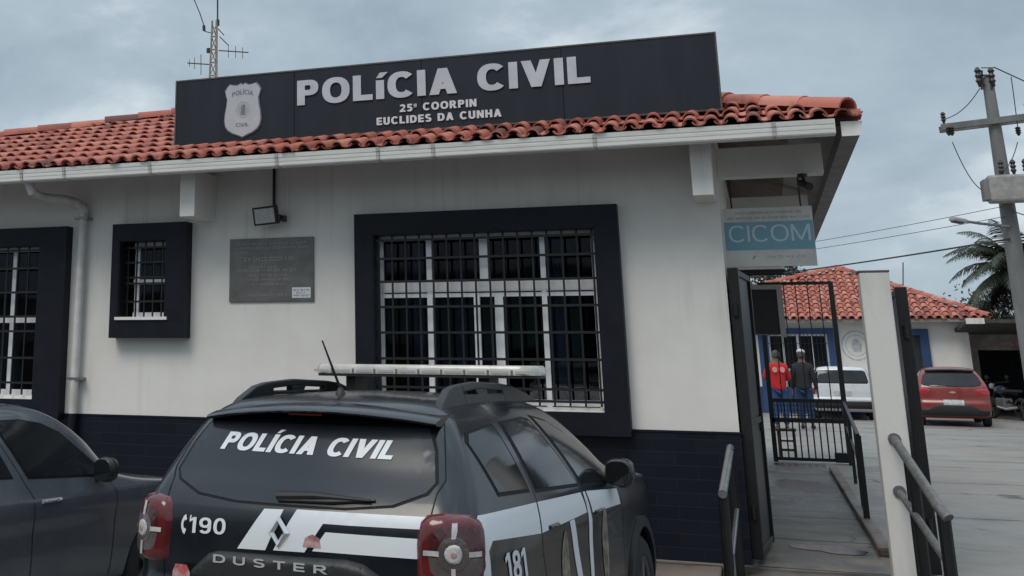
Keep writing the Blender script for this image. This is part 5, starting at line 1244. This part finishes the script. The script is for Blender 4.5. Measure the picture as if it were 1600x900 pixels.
# rear wiper
q = MB(); wz = 1.178; P0 = D.rear(-.10, wz+.02)
q.tube([tuple(D.rear(-.06, 1.196)+np.array([0,-.020,0])), tuple(D.rear(.125, 1.207)+np.array([0,-.03,0])), tuple(D.rear(.40, 1.199)+np.array([0,-.022,0]))], [.022,.017,.006], 8)
q.tube([tuple(D.rear(-.055, 1.178)+np.array([0,-.014,0])), tuple(D.rear(.215, 1.186)+np.array([0,-.014,0])), tuple(D.rear(.42, 1.20)+np.array([0,-.014,0]))], [.008,.012,.006], 6)
q.build('wiper', M['plastic'], pcar, local=True, smooth=True)
# tail lamps: red housing with a clear cross and a round lens
redl = mat('tail_red', (.14,.013,.014), .15, col2=(.075,.008,.009), nscale=5, coat=.3)
redd = mat('tail_dark_red', (.055,.010,.011), .15, coat=.5); clr = mat('tail_clear', (.55,.53,.53), .15, col2=(.38,.36,.36), nscale=20, coat=.5); smk = mat('tail_smoke', (.11,.085,.082), .2, col2=(.07,.055,.053), nscale=10, coat=.5)
for s in (-1, 1):
    f = (lambda s: lambda u, v: D.rear(s*u, v))(s)
    P_ = [(.632,.885),(.625,1.05),(.637,1.125),(.667,1.158),(.745,1.168),(.86,1.160),(.935,1.135),(.96,1.09),(.962,.95),(.94,.885),(.90,.862),(.70,.858),(.655,.865)]
    lp = patch(P_, f, .030, edge=.045, maxlen=.03).build('tail_light', redl, pcar, local=True, smooth=True)
    cx_, cz_ = .785, 1.005; h2_ = .0325
    arc = lambda r, a0, a1, n=8: [(cx_+r*math.cos(a0+(a1-a0)*i/n), cz_+r*1.05*math.sin(a0+(a1-a0)*i/n)) for i in range(n+1)]
    up_ = [(.69,1.02),(.695,1.075),(.72,1.10),(.80,1.108),(.88,1.10),(.91,1.075),(.915,1.02)]
    dn_ = [(.915,.99),(.905,.935),(.88,.915),(.80,.905),(.72,.915),(.70,.935),(.69,.99)]
    patch(up_, f, h2_-.001, maxlen=.03).build('lens_panel', redd, lp, local=True)
    patch(dn_, f, h2_-.001, maxlen=.03).build('lens_panel', smk, lp, local=True)
    patch(arc(.062, 0, 2*math.pi-.01, 20), f, h2_+.001, maxlen=.03).build('lens_rim', smk, lp, local=True)
    patch(arc(.048, 0, 2*math.pi-.01, 20), f, h2_+.006, edge=.02, maxlen=.02).build('round_lens', clr, lp, local=True, smooth=True)
    patch(arc(.024, 0, 2*math.pi-.01, 14), f, h2_+.010, edge=.012, maxlen=.012).build('bulb_cap', mat('bulb_cap', (.40,.14,.13), .15, col2=(.5,.45,.44), nscale=25, coat=.5), lp, local=True, smooth=True)
    for b_ in ((cx_-.118,cx_-.055,.995,1.015),(cx_+.055,cx_+.118,.995,1.015),(cx_-.009,cx_+.009,1.06,1.118),(cx_-.009,cx_+.009,.89,.95)):
        patch([(b_[0],b_[2]),(b_[1],b_[2]),(b_[1],b_[3]),(b_[0],b_[3])], f, h2_+.002, maxlen=.03).build('clear_bar', clr, lp, local=True)
# side livery
for sg, f in ((1, fR), (-1, fL)):
    for poly in ([(.26,1.148),(1.07,1.128),(1.07,.985),(.36,1.035),(.30,1.00),(.36,.62),(.26,.62),(.18,1.08)], [(1.09,1.128),(1.92,1.10),(1.985,.99),(1.09,.985)], [(1.965,1.098),(2.015,1.096),(2.09,.94),(2.09,.62),(2.02,.62),(2.01,.97)], [(2.04,1.096),(2.80,1.045),(2.86,.95),(2.115,.975)], [(1.60,.985),(1.70,.985),(1.86,.62),(1.76,.62)]):
        patch(poly, f, .0028).build('livery_stripe', V, pcar, local=True, smooth=True)
    if sg > 0: text_patch('181', f, .50, .84, .835, .965, .0035, t=.22, h=.17, shear=-.32, skew=-.03).build('lettering', V, pcar, local=True)
    n = 18
    for yc, zc, ry, rz in ((1.50,.74,.075,.21),(2.40,.76,.075,.22)):
        ge_ = patch([(yc+ry*math.cos(2*math.pi*i/n), zc+rz*math.sin(2*math.pi*i/n)) for i in range(n)], f, .0032).build('door_emblem', mat('emblem_beige', (.27,.225,.17), .6, col2=(.10,.085,.07), nscale=18, contrast=(.4,.6)), pcar, local=True)
    for y_, z_ in ((1.30,.995),(2.25,.97)):
        q = patch([(y_-.10,z_-.014),(y_-.10,z_+.014),(y_+.10,z_+.012),(y_+.10,z_-.014)], f, .028, edge=.02, maxlen=.03); q.build('door_handle', pk, pcar, local=True, smooth=True)
    # mirrors
    mx_ = sg*.86; q = MB()
    q.lathe([(0,0),(.0,.055),(.02,.085),(.07,.10),(.13,.092),(.17,.055),(.18,0)], (0,0,0), 'y', 20)
    sq = lambda v: math.copysign(abs(v/.1)**.72*.1, v)
    q.v = [(sg*(.965+sq(p[0])*.88), 2.545+p[1]*.85, 1.155+sq(p[2])*.86) for p in q.v]
    mo = q.build('mirror', pk, pcar, local=True, smooth=True, sharp=60)
    MB().bar((sg*.82,2.62,1.10),(sg*.92,2.60,1.12),.05,.04).build('mirror_arm', M['plastic'], mo, local=True)
    q = MB().lathe([(0,0),(.0,.083)], (0,0,0), 'y', 20); q.v = [(sg*(.965+sq(p[0])*.82), 2.538, 1.155+sq(p[2])*.80) for p in q.v]; q.build('mirror_glass', mat('mirror_glass', (.05,.055,.06), .05, .8), mo, local=True)
    # roof rails: pierced bridges
    xr = sg*.565; q = MB(); e_ = .022
    fnR = lambda u, v, w_: (xr+w_*sg-(v-1.58)*.25*sg, u, v)
    q.prism([(.56,1.575),(.61,1.612),(.74,1.668),(.84,1.684),(.94,1.690),(.94,1.575)], -e_, e_, fnR)
    q.prism([(.94,1.652),(.94,1.690),(1.18,1.700),(1.60,1.686),(1.60,1.648),(1.18,1.663)], -e_, e_, fnR)
    q.prism([(1.18,1.60),(1.15,1.665),(1.34,1.665),(1.31,1.60)], -e_*.9, e_*.9, fnR)
    q.prism([(1.60,1.575),(1.60,1.686),(1.80,1.670),(2.05,1.622),(2.22,1.575)], -e_, e_, fnR)
    q.prism([(.94,1.575),(.94,1.640),(1.60,1.634),(1.60,1.575)], -e_, e_, fnR)
    q.build('roof_rail', M['plastic'], pcar, local=True, bevel=.008)
# light bar
lb = MB(); n = 12
def stad(x0, x1, y0, y1, r, k=8):
    P_ = []
    for cx_, cy_, a0 in ((x1-r, y1-r, 0), (x0+r, y1-r, 90), (x0+r, y0+r, 180), (x1-r, y0+r, 270)):
        for i in range(k+1): a = R(a0+90*i/k); P_.append((cx_+r*math.cos(a), cy_+r*math.sin(a)))
    return P_
LY = 1.82; LX = -.005
fz = lambda u, v, w_: (u-LX, v, w_)
lbo = lb.prism(stad(-.655,.735,LY-.15,LY+.15,.11), 1.712, 1.728, fz).build('light_bar', M['plastic'], pcar, local=True)
lensm = mat('clear_lens', (.56,.54,.50), .18, col2=(.42,.40,.37), nscale=9, coat=.4, contrast=(.35,.6))
q = MB(); P1_ = stad(-.66,.74,LY-.155,LY+.155,.115); P2_ = stad(-.645,.725,LY-.14,LY+.14,.10)
k_ = len(P1_); q.v = [(u-LX,v,1.7285) for u,v in P1_]+[(u-LX,v,1.764) for u,v in P1_]+[(u-LX,v,1.782) for u,v in P2_]
for a in (0,1):
    for i in range(k_): q.f.append([a*k_+i, a*k_+(i+1) % k_, (a+1)*k_+(i+1) % k_, (a+1)*k_+i])
q.f += [[2*k_+i for i in range(k_)], [i for i in range(k_)][::-1]]
q.build('lens', lensm, lbo, local=True, smooth=True, sharp=40)
q = MB()
for i in range(1, 10): x = -.66+1.40*i/10-LX; q.box(x-.006, x+.006, LY-.158, LY-.154, 1.732, 1.757)
q.build('lens_divider', mat('divider', (.16,.155,.15), .5), lbo, local=True)
q = MB()
for i in range(10):
    x = -.66+1.40*(i+.5)/10-LX; q.box(x-.05, x+.05, LY-.1575, LY-.154, 1.737, 1.752)
q.build('reflector', mat('reflector', (.62,.61,.58), .2, .3), lbo, local=True)
for x in (-.42, .42): MB().box(x-.03, x+.03, LY-.09, LY+.09, 1.60, 1.7125).build('foot', M['plastic'], lbo, local=True)
# aerial
q = MB().lathe([(0,.032),(.012,.03),(.03,.018),(.045,.012),(.045,0)], (-.05,.78,1.622), 'z', 14); an = q.build('aerial', M['plastic'], pcar, local=True, smooth=True)
MB().tube([(-.05,.78,1.66),(-.077,.72,1.79),(-.097,.66,1.905)], [.008,.006,.004], 6).build('whip', M['plastic'], an, local=True)
# head lamps, grille and front bumper
for s in (-1, 1): patch([(s*.45,.86),(s*.45,1.0),(s*.80,1.0),(s*.86,.90),(s*.80,.84)], D.front, .01, edge=.02).build('headlight', clr, pcar, local=True, smooth=True)
patch([(-.42,.87),(-.42,.98),(.42,.98),(.42,.87)], D.front, .008).build('grille', M['plastic'], pcar, local=True)
patch([(-.8,.36),(-.8,.60),(.8,.60),(.8,.36)], D.front, .02, edge=.03, maxlen=.1).build('front_bumper', M['plastic'], pcar, local=True, smooth=True)
patch([(-.86,.34),(-.88,.66),(-.5,.72),(.5,.72),(.88,.66),(.86,.34)], D.rear, .02, edge=.03, maxlen=.08).build('rear_bumper', M['plastic'], pcar, local=True, smooth=True)

# ---------------------------------------------------------------- other cars, built from one pattern
def small_car(name, label, loc, rz, lev, pm, rear_glass, lamps, plate, wh, rw_, side=None, bumper=None, br=.06, bf=.14, lampm=None, sx=1., extra=None):
    t = thing(name, label, 'car', loc, rz); S = CarShape(lev, br, bf, .02)
    zs = np.unique(np.concatenate([np.linspace(S.z0, S.z1, 48), np.linspace(.85, 1.1, 16)]))
    b = S.body(zs=zs).build('body', pm, t, local=True, smooth=True, sharp=40)
    W_ = [(sg*(wh[0]), y, rw_) for sg in (-1,1) for y in wh[1:]]
    cut_arches(b, W_, rw_+.05, .32)
    for c in W_: wheel(t, c, rw_, .18, rimm, 1 if c[0] > 0 else -1)
    if rear_glass:
        patch([(x*1.03, zz+(.012 if zz > 1.2 else -.012)) for x, zz in rear_glass], S.rear, .0015).build('window_seal', seal, t, local=True)
        patch(rear_glass, S.rear, .004).build('rear_window', tint, t, local=True, smooth=True)
    for poly in lamps:
        for s in (-1, 1): patch([(s*x, zz) for x, zz in poly], S.rear, .014, edge=.02, maxlen=.04).build('tail_light', lampm or redl, t, local=True, smooth=True)
    if plate: patch([(plate[0],plate[2]),(plate[0],plate[3]),(plate[1],plate[3]),(plate[1],plate[2])], S.rear, .012).build('number_plate', mat('car_plate', (.55,.56,.57), .5, col2=(.30,.31,.33), nscale=18), t, local=True)
    if bumper: patch(bumper, S.rear, .012, edge=.02, maxlen=.06).build('rear_bumper', M['plastic'], t, local=True, smooth=True)
    for sg in (-1, 1):
        f = S.side(sg)
        for poly in side or []:
            c = np.mean(poly, axis=0); patch([(c[0]+(u-c[0])*1.05, c[1]+(v-c[1])*1.06) for u, v in poly], f, .0018).build('window_seal', seal, t, local=True)
            patch(poly, f, .0042).build('side_window', tint, t, local=True, smooth=True)
    patch([(.66,1.0),(.55,1.34),(-.55,1.34),(-.66,1.0)], S.front, .004, maxlen=.12).build('windscreen', tint, t, local=True, smooth=True)
    for s in (-1, 1): patch([(s*.45,.66),(s*.45,.76),(s*.76,.78),(s*.80,.68)], S.front, .01, edge=.02).build('headlight', clr, t, local=True, smooth=True)
    return t, S
hatch = [(.20,.74,.20,3.75,.18,.3),(.28,.82,.06,3.86,.20,.35),(.42,.85,.0,3.93,.22,.4),(.56,.86,.0,3.93,.22,.4),(.66,.86,.04,3.90,.2,.38),(.80,.86,.05,3.80,.2,.35),(.88,.855,.055,3.6,.2,.3),(.93,.845,.06,3.1,.2,.25),
         (.98,.83,.075,2.85,.19,.22),(1.08,.79,.14,2.65,.17,.22),(1.20,.73,.22,2.42,.16,.22),(1.32,.66,.30,2.18,.16,.22),(1.39,.60,.36,2.0,.17,.22),(1.44,.52,.45,1.8,.18,.2),(1.465,.36,.65,1.55,.14,.16)]
sidew = [[(.62,1.0),(.48,1.24),(.62,1.34),(.98,1.385),(1.25,1.39),(1.30,.985)], [(1.36,.985),(1.31,1.39),(1.62,1.38),(1.85,1.33),(2.50,1.0),(2.46,.975)]]
# red hatchback
ra = aY(1492, 640, 24.6)
rc_, RS = small_car('parked_car', 'red hatchback parked at the right of the yard, seen from behind', (ra[0], 24.6, G), R(-3), hatch, paint('red_car_paint', (.20,.020,.015), .3, .7), mirror_poly([(0,.985),(.46,.99),(.62,1.02),(.66,1.06),(.60,1.22),(.50,1.335),(0,1.35)]),
    [[(.52,.82),(.50,.90),(.60,.935),(.80,.93),(.88,.88),(.88,.79),(.66,.78)]], (-.23,.23,.53,.66), (.74,.72,3.12), .30, sidew, mirror_poly([(0,.26),(.80,.26),(.84,.40),(.60,.43),(.42,.52),(.34,.55),(0,.55)]), lampm=mat('bright_tail_red', (.42,.02,.03), .15, coat=.5))
q = patch([(-.075,.83),(-.075,.855),(-.03,.855),(-.025,.87),(.025,.87),(.03,.855),(.075,.855),(.075,.83),(.03,.83),(.025,.815),(-.025,.815),(-.03,.83)], RS.rear, .008).build('badge', mat('gold_badge', (.65,.55,.35), .25, .8), rc_, local=True)
q = MB().tube([tuple(RS.rear(-.30,1.035)+np.array([0,-.02,0])), tuple(RS.rear(-.05,1.02)+np.array([0,-.02,0]))], [.022,.010], 6); q.build('wiper', M['plastic'], rc_, local=True)
q = MB()
for i in range(13):
    x = -.56+1.12*i/12; k_ = (x/.56)**2; q.v += [(x,.25+.05*k_,1.425-.02*k_),(x,.46,1.44-.02*k_),(x,.46,1.40-.02*k_),(x,.26+.05*k_,1.395-.02*k_)]
for i in range(12):
    for j in range(4): q.f.append([i*4+j, i*4+(j+1) % 4, (i+1)*4+(j+1) % 4, (i+1)*4+j])
q.f += [[0,1,2,3],[48,49,50,51]]; q.build('spoiler', paint('spoiler_grey', (.16,.14,.14), .35, .5), rc_, local=True)
# white estate car
wa = aY(1318, 620, 27.0)
wagon = [(.22,.72,.16,3.85,.12,.3),(.30,.78,.03,3.95,.14,.3),(.42,.80,-.02,4.0,.14,.3),(.56,.80,-.02,4.0,.14,.3),(.60,.79,.05,3.98,.14,.3),(.75,.80,.05,3.95,.13,.3),(.88,.795,.06,3.85,.12,.3),(.94,.785,.065,3.2,.12,.25),(1.0,.775,.075,2.9,.12,.22),(1.15,.73,.12,2.65,.12,.2),(1.30,.68,.17,2.42,.12,.2),(1.39,.63,.21,2.25,.14,.2),(1.43,.56,.28,2.1,.15,.2),(1.45,.40,.45,1.9,.14,.15)]
wc, WS = small_car('parked_car', 'white estate car parked facing the barred window of the back house', (wa[0], 27.0, G), R(-2), wagon, paint('white_car_paint', (.62,.63,.66), .35, .5, dirt=(.48,.49,.51)), mirror_poly([(0,1.0),(.62,1.0),(.66,1.03),(.60,1.31),(.56,1.335),(0,1.34)]),
    [[(.70,.68),(.70,.86),(.80,.88),(.86,.86),(.86,.68)]], (-.22,.22,.66,.78), (.70,.75,3.15), .29, [[(.40,1.0),(.38,1.30),(.62,1.35),(1.20,1.36),(1.22,.99)],[(1.28,.99),(1.26,1.36),(1.95,1.34),(2.55,.99)]], mirror_poly([(0,.30),(.80,.30),(.82,.46),(.70,.52),(0,.52)]), br=.04)
# grey car at the left
gm_ = paint('grey_car_paint', (.115,.125,.145), .24, .85, metal=.45)
MP = np.array([-4.42, -3.0]); ga_ = R(8); RXv = np.array([math.cos(ga_), -math.sin(ga_)]); FYv = np.array([math.sin(ga_), math.cos(ga_)])
mpt = aY(178, 738, -2.2); d_ = ray(178, 738); mpt = CAM+d_*((1.02-CAM[2])/d_[2]); org = mpt[:2]-RXv*1.0-FYv*2.38
sedan = [(l[0]+(.035*(l[0]-1)/.465 if l[0] > 1 else 0), {.66:.862,.80:.878,.88:.872,.93:.852,.98:.832}.get(l[0], l[1]), l[2], {1.08:2.70,1.20:2.58,1.32:2.40,1.39:2.25,1.44:2.07,1.465:1.85}.get(l[0], l[3]))+tuple(l[4:]) for l in hatch]
gc, GS = small_car('parked_car', 'dark grey car parked at the left beside the police car', (org[0], org[1], 0), -ga_, sedan, gm_, mirror_poly([(0,.985),(.46,.99),(.62,1.02),(.66,1.06),(.60,1.22),(.50,1.335),(0,1.35)]),
    [[(.60,.72),(.58,.90),(.66,.93),(.82,.92),(.88,.84),(.86,.74)]], (-.25,.25,.56,.68), (.74,.72,3.12), .30, [[(.62,1.09),(.55,1.22),(.66,1.33),(.98,1.375),(1.36,1.378),(1.52,1.04)], [(1.70,1.028),(1.50,1.382),(1.78,1.382),(1.98,1.352),(2.14,1.29),(2.44,1.06),(2.47,.99)]], mirror_poly([(0,.26),(.80,.26),(.82,.42),(0,.44)]))
for sg in (-1, 1):
    f = GS.side(sg)
    q = MB().lathe([(0,0),(.0,.05),(.02,.072),(.06,.082),(.11,.07),(.14,.04),(.15,0)], (0,0,0), 'y', 18); q.v = [(sg*(.93+sq(p[0])*.95), 2.33+p[1]*.9, 1.035+sq(p[2])*1.0) for p in q.v]
    mo = q.build('mirror', mat('dark_mirror_paint', (.02,.021,.024), .35), gc, local=True, smooth=True, sharp=60)
    q = MB().lathe([(0,0),(.0,.07)], (0,0,0), 'y', 18); q.v = [(sg*(.93+sq(p[0])*.9), 2.325, 1.035+sq(p[2])*.95) for p in q.v]; q.build('mirror_glass', mat('side_mirror_glass', (.05,.055,.06), .05, .8), mo, local=True)
    MB().bar((sg*.80,2.42,.97),(sg*.88,2.40,.985),.05,.04).build('mirror_arm', M['plastic'], mo, local=True)
    for y_ in (1.87, .0):
        if y_ == 0: continue
        q = patch([(y_-.10,.855),(y_-.10,.885),(y_+.10,.885),(y_+.10,.855)], f, .032, edge=.02, maxlen=.03); q.build('door_handle', mat('handle_chrome', (.45,.46,.48), .25, .5), gc, local=True, smooth=True)
    for pts in ([(1.42,1.40),(1.63,1.02),(1.70,.90),(1.72,.30)], [(2.52,.99),(2.60,.85),(2.58,.30)], [(.66,.98),(.62,.75),(.66,.62)]):
        q = MB(); P_ = [f(u, v)+np.array([sg*.0015,0,0]) for u, v in pts]
        for i in range(len(P_)-1):
            for t in range(10):
                a = np.array(pts[i])+(np.array(pts[i+1])-np.array(pts[i]))*t/10; b_ = np.array(pts[i])+(np.array(pts[i+1])-np.array(pts[i]))*(t+1)/10
                A_ = f(a[0]-.003, a[1]); B_ = f(a[0]+.003, a[1]); C_ = f(b_[0]+.003, b_[1]); D_ = f(b_[0]-.003, b_[1])
                q.add([tuple(w_+np.array([sg*.002,0,0])) for w_ in (A_, B_, C_, D_)], [(0,1,2,3)])
        q.build('panel_gap', seal, gc, local=True)

# ---------------------------------------------------------------- motorcycle in the garage mouth
mc = thing('motorcycle', 'dark motorcycle standing in the garage mouth beside the red car', 'motorcycle', (0,0,0))
mp_ = aY(1574, 640, 30.0); mc.location = (mp_[0], 30.0, G); mc.rotation_euler = (0,0,R(25)); XF[mc.name] = Matrix.Identity(4)
for y in (-.65, .65):
    w_ = MB().lathe([(-.05,.22),(-.06,.28),(0,.31),(.06,.28),(.05,.22)], (0,y,.31), 'x', 24).build('wheel', M['rubber'], mc, local=True, smooth=True)
    q = MB().lathe([(-.02,.05),(-.02,.0),(.02,.0),(.02,.05)], (0,y,.31), 'x', 12)
    for i in range(8): a = 2*math.pi*i/8; q.bar((0,y,.31),(0,y+.24*math.cos(a),.31+.24*math.sin(a)),.012)
    q.build('spokes', M['steel'], w_, local=True)
MB().tube([(0,.62,.33),(0,.45,.80),(0,.38,1.0)],.03,8).tube([(0,.40,.85),(0,-.1,.5),(0,-.65,.31)],.035,8).tube([(0,.38,.8),(0,-.5,.72)],.03,8).build('frame', M['black'], mc, local=True)
MB().lathe([(-.2,.02),(-.15,.10),(.0,.14),(.18,.10),(.24,.02)], (0,.15,.82), 'y', 16).build('tank', paint('bike_paint', (.02,.03,.06), .3), mc, local=True, smooth=True)
MB().box(-.12,.12,-.62,-.05,.76,.84).build('seat', M['plastic'], mc, local=True, bevel=.03)
MB().box(-.14,.14,-.1,.28,.32,.60).build('engine', M['steel'], mc, local=True, bevel=.03)
MB().tube([(-.36,.28,1.05),(-.1,.38,1.02),(.1,.38,1.02),(.36,.28,1.05)],.018,8).build('handlebar', M['black'], mc, local=True)
MB().lathe([(0,.0),(0,.09),(-.1,.06),(-.12,0)], (0,.55,.92), 'y', 14).build('headlight', clr, mc, local=True)
MB().tube([(-.12,.2,.35),(-.16,-.2,.30),(-.17,-.7,.36)],.04,8).build('exhaust', M['chrome'], mc, local=True)
for x in (-.30,.30): MB().lathe([(0,0),(0,.06),(.02,.05),(.02,0)], (x,.28,1.18), 'y', 10).tube([(x,.29,1.05),(x,.29,1.18)],.008,5).build('mirror', M['black'], mc, local=True)

# ---------------------------------------------------------------- render settings
scene.render.engine = 'CYCLES'
scene.cycles.max_bounces = 6; scene.cycles.diffuse_bounces = 4; scene.cycles.glossy_bounces = 3; scene.cycles.transmission_bounces = 2
scene.render.resolution_x = 1600; scene.render.resolution_y = 900
